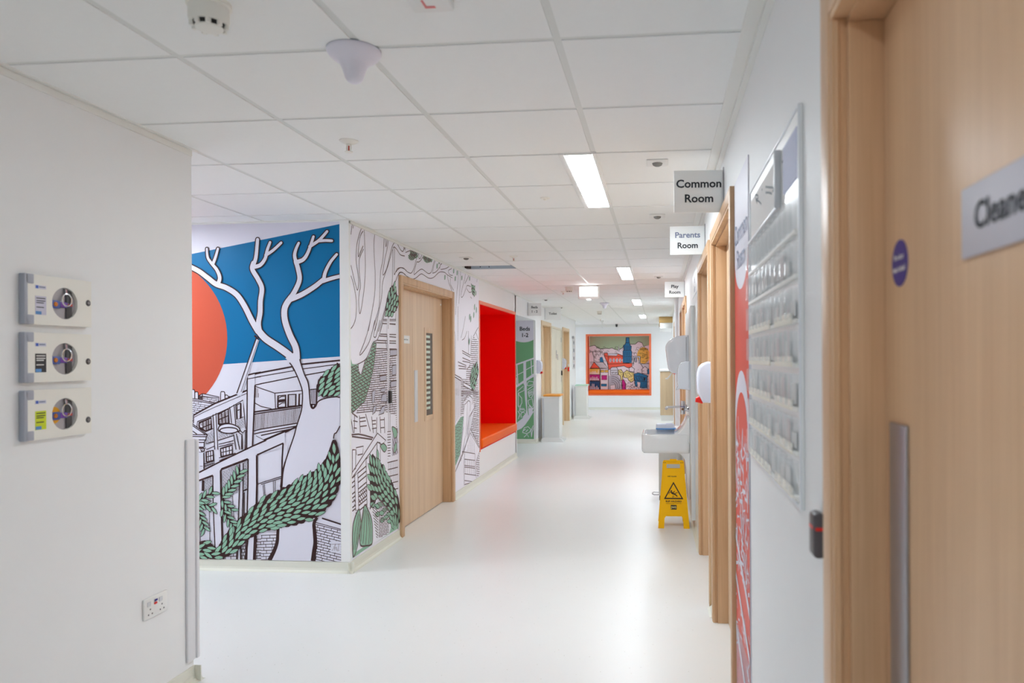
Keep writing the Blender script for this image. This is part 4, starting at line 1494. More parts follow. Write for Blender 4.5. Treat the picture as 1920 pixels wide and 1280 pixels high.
def sensor(px, py, label):
    c = on(px, py, 2, CEIL)
    t = thing('emergency_downlight', c, label, 'downlight', 'emergency downlights on the ceiling')
    bm = nb()
    box(bm, c.x - .052, c.x + .052, c.y - .06, c.y + .06, CEIL - .006, CEIL, r=.004)
    build('plate', bm, WHITE, t, 40)
    bm = nb()
    lathe(bm, [(.001, -.005), (.026, -.005), (.022, -.015), (.012, -.02), (.001, -.021)], c, seg=20)
    build('lens', bm, M('smoked_lens', (128, 126, 122), .2), t, 50)
    return t


e0 = sensor(1232.5, 304, 'small ceiling downlight with grey lens beside the common room sign')
for px, py, lb in ((1232.5, 404.5, 'small ceiling downlight with grey lens beside the parents room sign'), (874, 483, 'small ceiling downlight above the left end of the open slot'), (1235, 518.5, 'tiny ceiling downlight near the play room sign'),
                   (1023.5, 561.5, 'tiny ceiling downlight above the left beds sign'), (1052, 576, 'tiny ceiling downlight above the toilet sign')):
    dup(e0, on(px, py, 2, CEIL), lb)
c = on(1022, 371, 2, CEIL)
bm = nb()
lathe(bm, [(.001, 0), (.030, 0), (.028, -.004), (.012, -.007), (.008, -.014), (.001, -.014)], c, seg=20)
tag(build('ceiling_sensor', bm, IVORY, None, 40, origin=c), 'tiny round ivory sensor alone on a ceiling tile', 'sensor')
c = on(804, -10, 2, CEIL)
t = thing('ceiling_call_light', c, 'small white ceiling box with a red mark at the top edge of the picture', 'indicator')
bm = nb()
box(bm, c.x - .055, c.x + .055, c.y - .05, c.y + .05, CEIL - .024, CEIL, r=.005)
build('housing', bm, WHITE, t, 40)
bm = nb()
box(bm, c.x - .016, c.x + .012, c.y + .012, c.y + .022, CEIL - .0252, CEIL - .0238)
box(bm, c.x - .016, c.x - .010, c.y - .02, c.y + .0118, CEIL - .0252, CEIL - .0238)
build('red_mark', bm, M('red_print', (222, 120, 122), .5), t)

# open slot in the ceiling: the metal box above is seen
t = thing('ceiling_slot', (-1.76, 7.52, CEIL), 'open slot in the ceiling above the treatment room door showing grey metal inside', 'ceiling opening')
bm = nb()
box(bm, -1.985, -1.502, 7.516, 7.524, CEIL + .001, CEIL + .32)
box(bm, -2.03, -1.50, 7.24, 7.534, CEIL + .32, CEIL + .326)
box(bm, -1.498, -1.492, 7.24, 7.534, CEIL + .101, CEIL + .32)
build('metal_duct', bm, GALV, t)
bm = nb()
box(bm, -2.029, -1.987, 7.42, 7.523, CEIL + .003, CEIL + .30)  # plain dark brown block at the left end of the slot
build('dark_end_block', bm, M('dark_brown', (52, 36, 28), .8), t)
for x in (-1.885, -1.862, -1.79, -1.77):
    bm = nb()
    lathe(bm, [(.0005, 7.513), (.006, 7.513), (.006, 7.516), (.0005, 7.516)], (x, 0, CEIL + .03 + random.uniform(-.012, .012)), ax=1, seg=8)
    build('screw', bm, BLACK, t)

# pull cord and camera near the end wall
c = on(1129, 601, 2, CEIL)
t = thing('pull_cord', c, 'thin white cord hanging from the ceiling before the end wall', 'pull cord')
bm = nb()
lathe(bm, [(.001, 0), (.04, 0), (.04, -.02), (.001, -.022)], c, seg=16)
build('ceiling_rose', bm, WHITE, t, 40)
bm = nb()
tube(bm, [(c.x, c.y, c.z - .02), (c.x, c.y, c.z - .19)], .010, 8)
build('cord', bm, WHITE, t, 40)
c = on(1156, 606, 1, YE - .16)
c.z = CEIL
t = thing('dome_camera', c, 'tiny dark camera hanging at the top of the end wall', 'camera')
bm = nb()
lathe(bm, [(.001, 0), (.035, 0), (.035, -.012), (.02, -.03), (.001, -.03)], c, seg=16)
build('mount', bm, DARK, t, 40)
bm = nb()
lathe(bm, [(.001, -.03), (.03, -.03), (.032, -.055), (.018, -.075), (.001, -.08)], c, seg=16)
build('camera_head', bm, BLACK, t, 40)


# ------------------------------------------------------------------ projecting signs
def proj_sign(txt, ink, x0, x1, y, z0, z1, size, label, skew=0.):
    t = thing('projecting_sign', ((x0 + x1) / 2, y, z1), label, 'sign', 'signs projecting over the doors')
    bm = nb()
    box(bm, x0, x1, y, y + .006, z0, z1, r=.001, seg=1)
    build('panel', bm, SIGNW, t)
    wall = x1 if x1 > 0 else x0
    bm = nb()
    s_ = 1 if x1 > 0 else -1
    box(bm, wall - s_ * .004, wall + s_ * .001, y - .006, y + .012, z0 + .004, z1 + .012)
    build('wall_bracket', bm, STEEL, t)
    n = len(txt)
    for k, l in enumerate(txt):
        bm = nb()
        text_bm(bm, l, size, ((x0 + x1) / 2, y - .0004, (z0 + z1) / 2 + size * 1.32 * ((n - 1) / 2 - k)), (1, 0, 0), (0, 0, 1), (0, -1, 0), ext=.0006, bold=.0012, sx=1.06)
        build('lettering', bm, ink[k], t)
    if skew:
        t.rotation_euler = (0, 0, skew)
    return t


proj_sign(['Common', 'Room'], [INK, INK], .072, XR - .001, 3.40, 2.125, 2.322, .052, 'white sign reading Common Room projecting from the wall', .05)
proj_sign(['Parents', 'Room'], [INKB, INK], .074, XR - .001, 4.78, 2.125, 2.312, .052, 'white sign reading Parents Room projecting from the wall')
proj_sign(['Play', 'Room'], [INK, INK], .070, XR - .001, 8.62, 2.168, 2.352, .052, 'white sign reading Play Room projecting from the wall')
proj_sign(['Beds', '1 - 2'], [INK, INK], XL + .001, -1.884, 11.47, 2.135, 2.342, .052, 'pale grey sign reading Beds 1 - 2 hanging above the green panel')
proj_sign(['Toilet'], [INK], XL + .001, -1.80, 13.2, 2.165, 2.385, .058, 'white sign reading Toilet above the pale oak toilet door')

# ------------------------------------------------------------------ valve boxes on the near left wall
FX = XL + .019


def valve_box(py0, lab_m, ext_yellow, label):
    g = lambda x, y: on(x / 3.368, 480 + (y + py0) / 3.368, 0, FX)
    a, b = g(135, 105), g(578, 430)
    y0, y1, z0, z1 = a.y + .010, b.y, on(60, 480 + (430 + py0) / 3.368, 0, FX).z, on(60, 480 + (112 + py0) / 3.368, 0, FX).z
    t = thing('valve_box', (XL, (y0 + y1) / 2, z0), label, 'valve box', 'valve boxes on the near wall')
    bm = nb()
    box(bm, XL + .0005, FX - .012, y0 + .006, y1 - .002, z0, z1, r=.004)
    build('housing', bm, IVORY, t, 30)
    # door with a barrel shaped opening
    wy0, wy1 = g(322, 280).y, g(497, 280).y
    wz0, wz1 = z0 + (z1 - z0) * .14, z0 + (z1 - z0) * .80
    hole = []
    cy_, cz = (wy0 + wy1) / 2, (wz0 + wz1) / 2
    R = (wz1 - wz0) / 2
    hw = (wy1 - wy0) / 2
    a0 = math.acos(min(.98, hw / R))
    for s_ in (0, 1):
        for k in range(13):
            a = a0 + (PI - 2 * a0) * k / 12 + s_ * PI
            hole.append((cy_ + R * math.cos(a), cz + R * math.sin(a)))
    outer = [(y0 + .012, z0), (y1, z0), (y1, z1), (y0 + .012, z1)]
    bm = nb()
    for x, fl in ((FX, 0), (FX - .012, 1)):
        vv = [bm.verts.new((x, q[0], q[1])) for q in outer + hole]
        for tr in tessellate_polygon([[Vector((q[0], q[1], 0)) for q in outer], [Vector((q[0], q[1], 0)) for q in hole]]):
            bm.faces.new([vv[i] for i in tr])
    for L in (outer, hole):
        A = [bm.verts.new((FX, q[0], q[1])) for q in L]
        B = [bm.verts.new((FX - .012, q[0], q[1])) for q in L]
        for i in range(len(L)):
            j = (i + 1) % len(L)
            bm.faces.new((A[i], A[j], B[j], B[i]))
    bmesh.ops.recalc_face_normals(bm, faces=bm.faces)
    build('door', bm, IVORY, t)
    hh = (z1 - z0) * .19
    bm = nb()
    box(bm, XL + .0006, FX + .003, y0 - .002, y0 + .012, z0, z1, r=.003)
    for z in (z0, z1 - hh):
        box(bm, FX - .014, FX + .003, y0 + .004, y0 + .036, z, z + hh, r=.003)
    build('hinge', bm, GREYP, t, 30)
    # inside of the opening
    bm = nb()
    box(bm, FX - .0118, FX - .0112, wy0 - .004, wy1 + .004, wz0 - .004, wz1 + .004)
    w_ = build('window_recess', bm, M('recess_grey', (176, 172, 176), .5), t)
    h_ = wz1 - wz0
    ww = wy1 - wy0
    if ext_yellow:
        bm = nb()
        lathe(bm, [(.001, FX - .0112), (h_ * .27, FX - .0112), (h_ * .27, FX - .0098), (.001, FX - .0098)], (0, wy0 + ww * .18, wz0 + h_ * .48), ax=0, seg=24)
        build('yellow_disc', bm, M('amber_plastic', (226, 160, 20), .4), w_, 40)
    bm = nb()
    box(bm, FX - .0112, FX - .006, wy0 + ww * .60, wy0 + ww * .82, wz0 + h_ * .03, wz1 - h_ * .07, r=.002)
    build('valve_lever', bm, DARK, w_, 30)
    bm = nb()
    for (u0, u1, m) in ((0, .36, 0), (.36, .62, 1), (.62, .82, 2)):
        box(bm, FX - .0108, FX - .004, wy0 + ww * u0, wy0 + ww * u1, wz0 + h_ * (.33 + .04 * m), wz0 + h_ * (.58 - .03 * m), m, r=.0015)
    build('coloured_tag', bm, [M('tag_blue', (62, 84, 156), .4), M('tag_purple', (116, 62, 160), .4), M('tag_red', (190, 66, 46), .4)], w_, 30)
    bm = nb()
    lathe(bm, [(.001, FX - .004), (.0085, FX - .004), (.007, FX - .0015), (.001, FX - .0012)], (0, wy0 + ww * .20, wz0 + h_ * .46), ax=0, seg=14)
    build('brass_boss', bm, M('brass', (196, 122, 50), .3, .6), w_, 40)
    bm = nb()
    cc = (wy0 + ww * .60, wz0 + h_ * .62)
    tube(bm, [(FX - .004, cc[0] + .020 * math.cos(2 * PI * k / 20), cc[1] + .022 * math.sin(2 * PI * k / 20)) for k in range(21)], .0025, 6)
    tube(bm, [(FX - .006, cc[0], cc[1] + .020), (FX - .004, cc[0] - .004, cc[1] + .038)], .004, 8)
    build('pull_ring', bm, CHROME, w_, 40)
    # labels and lock
    ly0, ly1 = g(222, 300).y, g(291, 300).y
    bm = nb()
    box(bm, FX, FX + .0008, ly0, ly1, z0 + (z1 - z0) * .20, z0 + (z1 - z0) * .575)
    l_ = build('label', bm, lab_m, t)
    bm = nb()
    ik = WHITE if lab_m.name == 'label_black' else INK
    for k, fz in enumerate((.53, .48, .44, .35)):
        z = z0 + (z1 - z0) * fz
        box(bm, FX + .0008, FX + .0012, ly0 + .004, ly1 - (.004 if k < 2 else .010), z - .0016, z + .0016)
    build('small_print', bm, ik, l_)
    bm = nb()
    box(bm, FX + .0008, FX + .0012, ly0 + .001, ly0 + (ly1 - ly0) * .55, z0 + (z1 - z0) * .205, z0 + (z1 - z0) * .27)
    build('blue_mark', bm, BLUEP, l_)
    bm = nb()
    z = z0 + (z1 - z0) * .755
    box(bm, FX, FX + .0008, ly0, ly1, z - .006, z + .006)
    box(bm, FX + .0008, FX + .0012, ly0 + .002, ly0 + .012, z - .005, z + .005, 1)
    box(bm, FX + .0008, FX + .0012, ly0 + .015, ly1 - .004, z - .0015, z + .0025, 2)
    build('maker_plate', bm, [M('plate_lilac', (214, 214, 228), .4), M('mark_blue', (58, 96, 190), .4), INKB], t)
    q = g(557, 297)
    bm = nb()
    lathe(bm, [(.001, FX + .002), (.008, FX + .002), (.0115, FX), (.001, FX)], (0, q.y, q.z), ax=0, seg=20)
    k_ = build('lock', bm, DARK, t, 40)
    bm = nb()
    box(bm, FX + .002, FX + .0032, q.y - .006, q.y + .006, q.z - .0012, q.z + .0012)
    box(bm, FX + .002, FX + .0032, q.y - .0012, q.y + .0012, q.z - .006, q.z + .006)
    build('key_slot', bm, STEEL, k_)
    return t


valve_box(0, M('label_lilac', (208, 206, 224), .5), False, 'top ivory valve box of three, with a lilac label')
valve_box(368, M('label_black', (44, 42, 46), .5), False, 'middle ivory valve box of three, with a black label')
valve_box(735, M('label_lime', (206, 220, 28), .5), True, 'bottom ivory valve box of three, with a lime yellow label')

# socket low on the same wall
t = thing('wall_socket', (XL, 2.83, .37), 'small white double socket with blue and red marks low on the near wall', 'socket')
bm = nb()
box(bm, XL + .0005, XL + .010, 2.765, 2.905, .385, .471, r=.003)
build('face_plate', bm, WHITE, t, 30)
bm = nb()
for y in (2.79, 2.86):
    box(bm, XL + .010, XL + .013, y - .008, y + .010, .437, .455)
build('rocker_switch', bm, LGREY, t)
bm = nb()
for y in (2.80, 2.87):
    for dy, dz in ((0, .02), (-.011, 0), (.011, 0)):
        box(bm, XL + .0098, XL + .0103, y + dy - .003, y + dy + .003, .402 + dz - .003, .402 + dz + .003)
build('pin_holes', bm, DARK, t)
bm = nb()
box(bm, XL + .0128, XL + .0142, 2.822, 2.838, .448, .456)
build('blue_indicator', bm, NAVY, t)
bm = nb()
box(bm, XL + .0105, XL + .0142, 2.822, 2.836, .436, .443)
build('red_indicator', bm, REDP, t)

# door access readers
for (x, s_, y, z, px, lb, cat) in ((XL, 1, None, None, (729, 744), 'small black door reader on the line drawn mural left of the oak door', 'card reader'), (XR, -1, None, None, (1526.5, 982), 'dark grey door reader with a red light at the edge of the near oak door', 'card reader'),
                             (XL, 1, None, None, (1052.5, 699), 'small dark switch between the cupboard and the far pale oak door', 'switch')):
    q = on(px[0], px[1], 0, x)
    if s_ < 0:
        q.y, q.z = 1.39, 1.115
    t = thing('card_reader', q, lb, cat)
    w_, h_ = (.024, .042) if x > 0 else (.022, .05)
    bm = nb()
    box(bm, x + s_ * .0005, x + s_ * .022, q.y - w_, q.y + w_, q.z - h_, q.z + h_, r=.008, seg=3)
    build('case', bm, BLACK if x < 0 else M('reader_grey', (84, 78, 82), .4), t, 40)
    bm = nb()
    box(bm, x + s_ * .0215, x + s_ * .0228, q.y - w_ * .6, q.y + w_ * .6, q.z + h_ * .28, q.z + h_ * .42)
    if s_ < 0:
        box(bm, x + s_ * .004, x + s_ * .019, q.y - w_ - .0008, q.y - w_ + .001, q.z + h_ * .26, q.z + h_ * .40)
    build('red_light' if s_ < 0 else 'status_light', bm, REDP if s_ < 0 else DARK, t)

# ------------------------------------------------------------------ whiteboard rack with clear pockets on the right wall
by0, by1, bz0, bz1 = 1.56, 2.395, 1.122, 1.985
t = thing('pocket_board', (XR, (by0 + by1) / 2, bz0), 'tall white wall board of clear leaflet pockets beside the near oak door', 'notice board')
bm = nb()
box(bm, XR - .006, XR - .0005, by0, by1, bz0, bz1, r=.001, seg=1)
build('back_panel', bm, M('board_white', (246, 247, 248), .3), t)
bm = nb()
for q in ((by0, by0 + .012, bz0, bz1), (by1 - .008, by1, bz0, bz1), (by0 + .0125, by1 - .0085, bz0, bz0 + .01), (by0 + .0125, by1 - .0085, bz1 - .006, bz1)):
    box(bm, XR - .010, XR - .0055, *q, r=.0015)
build('frame', bm, M('board_frame', (240, 243, 248), .35), t, 30)
bm = nb()
box(bm, XR - .0075, XR - .006, by0 + .30, by1 - .02, bz1 - .16, bz1 - .035)
h_ = build('header_card', bm, PAPER, t)
bm = nb()
cv = Canvas(0, XR - .0075, -1, [INK], [(by0, by1, bz0, bz1)], base=.0006)
for s_ in ('1420,381 1418,374 1417,366 1421,366 1422,371 1418,375 1423,377 1428,383', '1436,350 1444,351 1450,352 1451,356 1449,359', '1436,361 1442,361 1448,363', '1429,357 1430,354', '1467,305 1469,300'):
    cv.line(s_, .006, INK, 1, True)
cv.bm.verts.ensure_lookup_table()
build('handwriting', cv.bm, [INK], h_)
bm.free()
bm = nb()
box(bm, XR - .022, XR - .006, by0 + .24, by0 + .255, bz1 - .17, bz1 - .03, r=.002)
box(bm, XR - .018, XR - .006, by0 + .24, by1 - .03, bz1 - .175, bz1 - .165, r=.002)
build('pen_rail', bm, M('rail_grey', (206, 208, 212), .35), t, 30)
bm = nb()
box(bm, XR - .0085, XR - .006, by0 + .03, by0 + .20, bz1 - .15, bz1 - .04)
build('blue_note', bm, M('note_blue', (204, 210, 234), .7), t)
rows = 7
rh = (bz1 - .18 - bz0 - .015) / rows
for i in range(rows):
    zt = bz1 - .18 - i * rh
    bm = nb()
    box(bm, XR - .016, XR - .006, by0 + .02, by1 - .015, zt - rh + .002, zt - rh + .012, r=.0015)
    build('pocket_rail', bm, M('rail_white', (246, 246, 242), .35), t, 30)
    if i >= 2:
        bm = nb()
        for (ya, yb) in ((by0 + .05, by0 + .28), (by0 + .36, by1 - .05)):
            box(bm, XR - .0185, XR - .0158, ya, yb, zt - rh + .003, zt - rh + .026)
        build('row_label', bm, M('label_cream', (246, 242, 230), .6), t)
    for k in range(11):
        ya = by0 + .026 + k * (by1 - by0 - .05) / 11
        yb = ya + (by1 - by0 - .05) / 11 - .010
        z0, z1 = zt - rh + .014, zt - .012
        bm = nb()
        prism(bm, [(XR - .026, ya), (XR - .0285, (ya + yb) / 2), (XR - .026, yb), (XR - .0066, yb), (XR - .0066, ya)], 2, z0, z1)
        p_ = build('pocket', bm, CLEAR, t, 60)
        if (k * 7 + i * 3) % 5 < 3 and i > 0:
            bm = nb()
            box(bm, XR - .013, XR - .010, ya + .006, yb - .006, z0 + .004, z1 - .012 - .01 * ((k + i) % 3))
            build('card', bm, PAPER if (k + i) % 3 else BLUSH, p_)

# ------------------------------------------------------------------ hand gel dispensers
def gel(prof_y, y0, y1, label, wall=XR, prof=None):
    s_ = -1 if wall > 0 else 1
    q = lambda a, b: (wall + s_ * a, b)
    t = thing('gel_dispenser', (wall, (y0 + y1) / 2, 1.18), label, 'gel dispenser', 'hand gel dispensers with red nozzles')
    bm = nb()
    P = [q(.0, 1.425), (q(.035, 1.425)), q(.062, 1.415), q(.082, 1.395), q(.093, 1.365), q(.094, 1.30), q(.090, 1.255), q(.084, 1.236), q(.060, 1.192), q(.0, 1.190)]
    prism(bm, P, 1, y0, y1, r=.016, seg=3)
    build('cover', bm, M('gel_cover', (222, 225, 240), .22, coat=.3), t, 50)
    bm = nb()
    P = [q(.070, 1.232), q(.097, 1.218), q(.101, 1.196), q(.062, 1.186), q(.058, 1.196)]
    prism(bm, P, 1, y0 + .018, y1 - .018, r=.003, seg=2)
    build('nozzle', bm, REDP, t, 40)
    bm = nb()
    box(bm, wall + s_ * .010, wall + s_ * .016, y0 - .0006, y0 + .002, 1.402, 1.408)
    build('key_hole', bm, DARK, t)
    return t


g0 = gel(0, 4.125, 4.215, 'white gel dispenser with red nozzle between the common room and parents room doors')
dup(g0, (XR, 11.15, 1.19), 'gel dispenser seen only by its red tip below the towel dispenser')
l0 = gel(0, 12.27, 12.40, 'white gel dispenser with red nozzle left of the toilet door', wall=XL)
dup(l0, (XL, 15.56, 1.21), 'white gel dispenser with red nozzle left of the far pale oak door')
bm = nb()
c = on(1067, 692, 0, XL + .03)
t = thing('call_point', (XL, c.y, c.z), 'small red fire call point right of the far pale oak door', 'call point')
box(bm, XL + .0005, XL + .04, c.y - .045, c.y + .045, c.z - .045, c.z + .045, r=.004)
build('red_case', bm, REDP, t, 30)
bm = nb()
box(bm, XL + .04, XL + .042, c.y - .028, c.y + .028, c.z - .02, c.z + .026)
build('break_glass', bm, WHITE, t)
bm = nb()
box(bm, XL + .0005, XL + .02, c.y - .03, c.y + .03, c.z + .06, c.z + .12, r=.003)
build('cover_plate', bm, LGREY, t, 30)

# ------------------------------------------------------------------ wash station
IPX = .262                       # face of the white service panel
bm = nb()
box(bm, IPX, XR - .0005, 6.10, 7.30, .085, 1.885, r=.003)
tag(build('service_panel', bm, M('panel_white', (222, 223, 222), .35), None, 30, origin=(XR, 6.7, .085)), 'raised white service panel on the wall behind the wash basin', 'wall panel')
bm = nb()
box(bm, XR - .010, XR - .0005, 5.46, 6.085, .072, 1.885, r=.002)
tag(build('splash_sheet', bm, M('panel_white', (222, 223, 222), .35), None, 30, origin=(XR, 5.8, .072)), 'thin white splash sheet on the wall between parents room door and basin panel', 'wall panel')
bm = nb()
box(bm, XR - .004, XR - .0005, 5.75, 6.6, 1.98, 2.17, r=.001, seg=1)
t = thing('wall_notice', (XR, 6.2, 1.98), 'faint white lettered notice high on the wall above the splash sheet', 'notice')
build('notice_plate', bm, SIGNW, t)
for k, s_ in enumerate(('Play', 'Room')):
    bm = nb()
    text_bm(bm, s_, .085, (XR - .0042, 6.15, 2.105 - .075 * k), (0, -1, 0), (0, 0, 1), (-1, 0, 0))
    build('lettering', bm, INKB, t)

# basin
BY0, BY1 = 6.27, 6.76
bx = lambda px, py: on(px, py, 1, BY0)


def rrect(x0, x1, y0, y1, r, n=5):
    P = []
    for cx_, cy_, a0 in ((x1 - r, y1 - r, 0), (x0 + r, y1 - r, PI / 2), (x0 + r, y0 + r, PI), (x1 - r, y0 + r, 1.5 * PI)):
        for k in range(n + 1):
            a = a0 + PI / 2 * k / n
            P.append((cx_ + r * math.cos(a), cy_ + r * math.sin(a)))
    return P


def loft(bm, rings):
    R = [[bm.verts.new((x, y, z)) for x, y in P] for P, z in rings]
    for a, b in zip(R, R[1:]):
        for i in range(len(a)):
            j = (i + 1) % len(a)
            bm.faces.new((a[i], a[j], b[j], b[i]))
    bm.faces.new(R[0])
    bm.faces.new(R[-1])
    bmesh.ops.recalc_face_normals(bm, faces=bm.faces)


t = thing('wash_basin', (IPX, (BY0 + BY1) / 2, .62), 'white ceramic wall mounted wash basin with deep square sides', 'basin')
x0, x1 = -.157, IPX - .0008
bm = nb()
loft(bm, [(rrect(x0 + .05, x1, BY0 + .05, BY1 - .05, .03), .618), (rrect(x0 + .018, x1, BY0 + .018, BY1 - .018, .035), .622), (rrect(x0 + .004, x1, BY0 + .004, BY1 - .004, .04), .635), (rrect(x0, x1, BY0, BY1, .042), .655),
          (rrect(x0 + .002, x1, BY0 + .002, BY1 - .002, .042), .775), (rrect(x0 + .006, x1, BY0 + .006, BY1 - .006, .042), .784), (rrect(x0 + .013, x1 - .002, BY0 + .013, BY1 - .013, .04), .787),
          (rrect(x0 + .026, x1 - .08, BY0 + .026, BY1 - .026, .05), .784), (rrect(x0 + .032, x1 - .10, BY0 + .034, BY1 - .034, .055), .765), (rrect(x0 + .06, x1 - .13, BY0 + .07, BY1 - .07, .06), .68), (rrect(x0 + .12, x1 - .19, BY0 + .14, BY1 - .14, .04), .668)])
build('bowl', bm, CERAM, t, 50)
bm = nb()
prism(bm, [(x1, .935), (x1 - .018, .925), (x1 - .030, .90), (x1 - .044, .865), (x1 - .066, .83), (x1 - .10, .795), (x1 - .13, .783), (x1 - .13, .76), (x1 - .01, .70), (x1, .70)], 1, BY0 + .012, BY1 - .012, r=.010, seg=3)
build('raised_back', bm, CERAM, t, 50)
bm = nb()
prism(bm, [(x1, .70), (x1 - .11, .70), (x1 - .11, .622), (x1 - .085, .612), (x1 - .062, .592), (x1 - .045, .56), (x1 - .034, .50), (x1 - .026, .40), (x1 - .02, .22), (x1, .22)], 1, BY0 + .03, BY1 - .03, r=.006, seg=2)
build('waste_shroud', bm, CERAM, t, 50)
bm = nb()
lathe(bm, [(.001, .6705), (.028, .6705), (.026, .673), (.001, .672)], (.02, (BY0 + BY1) / 2, 0), seg=20)
build('drain', bm, CHROME, t, 40)

TY = 6.52
q = lambda px, py: on(px, py, 1, TY)
t = thing('tap', (IPX, TY, 1.07), 'chrome lever tap with long spout on the panel above the basin', 'tap')
a, b = q(1249.5, 763), q(1277, 763)
zs = a.z
bm = nb()
tube(bm, [(b.x + .02, TY, zs + .003), (a.x + .012, TY, zs), (a.x, TY, zs - .004), (a.x - .004, TY, zs - .022)], [.011, .011, .013, .0135], 14)
build('spout', bm, CHROME, t, 50)
bm = nb()
c0, c1 = q(1280, 776), q(1280, 750)
lathe(bm, [(.001, 0), (.022, 0), (.024, .006), (.024, .105), (.020, .118), (.001, .120)], (c0.x, TY, c0.z), seg=24)
body = build('body', bm, CHROME, t, 50)
bm = nb()
lathe(bm, [(.0243, .066), (.0246, .066), (.0246, .071), (.0243, .071)], (c0.x, TY, c0.z), seg=24)
build('blue_band', bm, NAVY, body)
bm = nb()
tube(bm, [(c0.x, TY, zs - .02), (IPX - .012, TY, zs - .02), (IPX, TY, zs - .02)], [.013, .017, .026], 16)
tube(bm, [(c0.x + .02, TY, zs - .005), (IPX - .03, TY - .03, zs + .015), (IPX - .026, TY - .045, zs - .012)], .012, 12)
build('wall_inlet', bm, CHROME, t, 50)
bm = nb()
lathe(bm, [(.0005, TY - .0275), (.011, TY - .0275), (.011, TY - .022), (.0005, TY - .022)], (c0.x, 0, zs - .017), ax=1, seg=16)
build('cap', bm, M('bronze', (132, 96, 74), .35, .6), t, 40)

WY = 6.64
a, b = on(1230, 803, 1, WY), on(1265, 791, 1, WY)
t = thing('wipes_pack', (a.x, WY, .787), 'flat blue and white pack of wipes lying on the basin edge', 'wipes pack')
bm = nb()
box(bm, a.x, b.x, WY, WY + .105, 0.7925, .842, r=.016, seg=4)
build('pack', bm, M('pack_white', (218, 222, 238), .35), t, 50)
bm = nb()
box(bm, a.x - .001, b.x + .002, WY - .002, WY + .107, .791, .808, r=.008, seg=3)
prism(bm, [(b.x, .792), (b.x + .014, .797), (b.x, .806)], 1, WY + .005, WY + .10)
build('blue_base', bm, BLUEP, t, 50)
bm = nb()
box(bm, a.x + .09, b.x - .02, WY + .02, WY + .08, .8418, .8435, r=.0006, seg=1)
build('flap', bm, M('pack_lilac', (196, 196, 232), .4), t)

# towel and soap dispensers
q = lambda px, py, Y: (lambda p: (p.x, p.z))(on(px, py, 1, Y))
Y0 = 6.50
P = [q(*p, Y0) for p in ((1287, 628), (1277, 629), (1266, 631.5), (1257, 636), (1251, 642.5), (1248, 650), (1249, 662), (1252, 685), (1254.5, 694), (1260, 699), (1270, 700.5), (1287, 701))]
P = [(IPX - .0008, P[0][1])] + cat_rom(P, 4) + [(IPX - .0008, P[-1][1])]
t = thing('towel_dispenser', (IPX, Y0 + .14, P[-1][1]), 'large glossy grey white paper towel dispenser above the basin', 'towel dispenser')
bm = nb()
prism(bm, P, 1, Y0, Y0 + .29, r=.022, seg=4)
build('cover', bm, M('dispenser_white', (232, 233, 238), .14, coat=.6), t, 50)
bm = nb()
a = on(1258, 700, 1, Y0 + .12)
prism(bm, [(a.x, a.z + .006), (a.x - .012, a.z - .018), (a.x - .036, a.z - .042), (a.x - .052, a.z - .046), (a.x - .048, a.z - .052), (a.x - .028, a.z - .052), (a.x - .006, a.z - .024), (a.x + .008, a.z + .002)], 1, Y0 + .08, Y0 + .20)
build('paper_towel', bm, PAPER, t)
bm = nb()
box(bm, IPX - .012, IPX - .0006, Y0 + .01, Y0 + .28, P[-1][1] + .0, P[0][1] - .02)
build('back_plate', bm, LGREY, t)
Y0 = 6.16
P = [q(*p, Y0) for p in ((1292, 677), (1284, 677.5), (1277, 680), (1272.5, 685), (1270.5, 692), (1270, 715), (1271.5, 724), (1268, 731), (1273, 729), (1292, 731))]
P = [(IPX - .0008, P[0][1])] + P + [(IPX - .0008, P[-1][1])]
t = thing('soap_dispenser', (IPX, Y0 + .06, P[-1][1]), 'smaller pale soap dispenser in front of the towel dispenser', 'soap dispenser')
bm = nb()
prism(bm, P, 1, Y0, Y0 + .125, r=.012, seg=3)
build('cover', bm, M('dispenser_pale', (230, 234, 242), .16, coat=.5), t, 50)
bm = nb()
box(bm, IPX - .01, IPX - .0006, Y0 + .008, Y0 + .117, P[-1][1] + .002, P[0][1] - .008)
build('back_plate', bm, WHITE, t)
bm = nb()
tube(bm, [(P[8][0] + .006, Y0 + .0625, P[8][1] + .02), (P[8][0] - .004, Y0 + .0625, P[8][1] - .006)], .007, 10)
build('nozzle', bm, WHITE, t, 40)

# pedal bin under the far side of the basin
bx0, bx1, by0, by1 = -.012, .222, 7.36, 7.62
t = thing('pedal_bin', ((bx0 + bx1) / 2, 7.45, 0), 'off white pedal bin standing behind the yellow floor sign', 'bin', 'waste bins')
bm = nb()
box(bm, bx0, bx1, by0, by1, .05, .70, r=.012)
build('body', bm, M('bin_white', (216, 214, 208), .4), t, 40)
bm = nb()
box(bm, bx0 - .008, bx1 + .004, by0 - .008, by1 + .008, .70, .735, r=.008)
build('lid', bm, WHITE, t, 40)
bm = nb()
box(bm, bx0 + .005, bx1 + .02, by0 + .005, by1 - .005, 0, .05, r=.006)
build('base', bm, DARK, t, 40)
bm = nb()
tube(bm, [(bx0 + .01, by0 + .06, .05), (bx0 - .05, by0 + .05, .052), (bx0 - .066, by0 + .10, .05), (bx0 - .066, by0 + .16, .05), (bx0 - .05, by0 + .20, .052), (bx0 + .01, by0 + .19, .05)], .005, 8)
build('pedal', bm, STEEL, t, 40)
bm = nb()
box(bm, bx1, bx1 + .018, by0 + .01, by1 - .01, .05, .69)
build('back_strip', bm, LGREY, t)

# ------------------------------------------------------------------ wet floor sign
sx, sy0, apex = .116, 6.165, (6.305, .565)
t = thing('floor_sign', (sx, apex[0], 0), 'yellow folding slip hazard floor sign standing below the basin', 'floor sign')


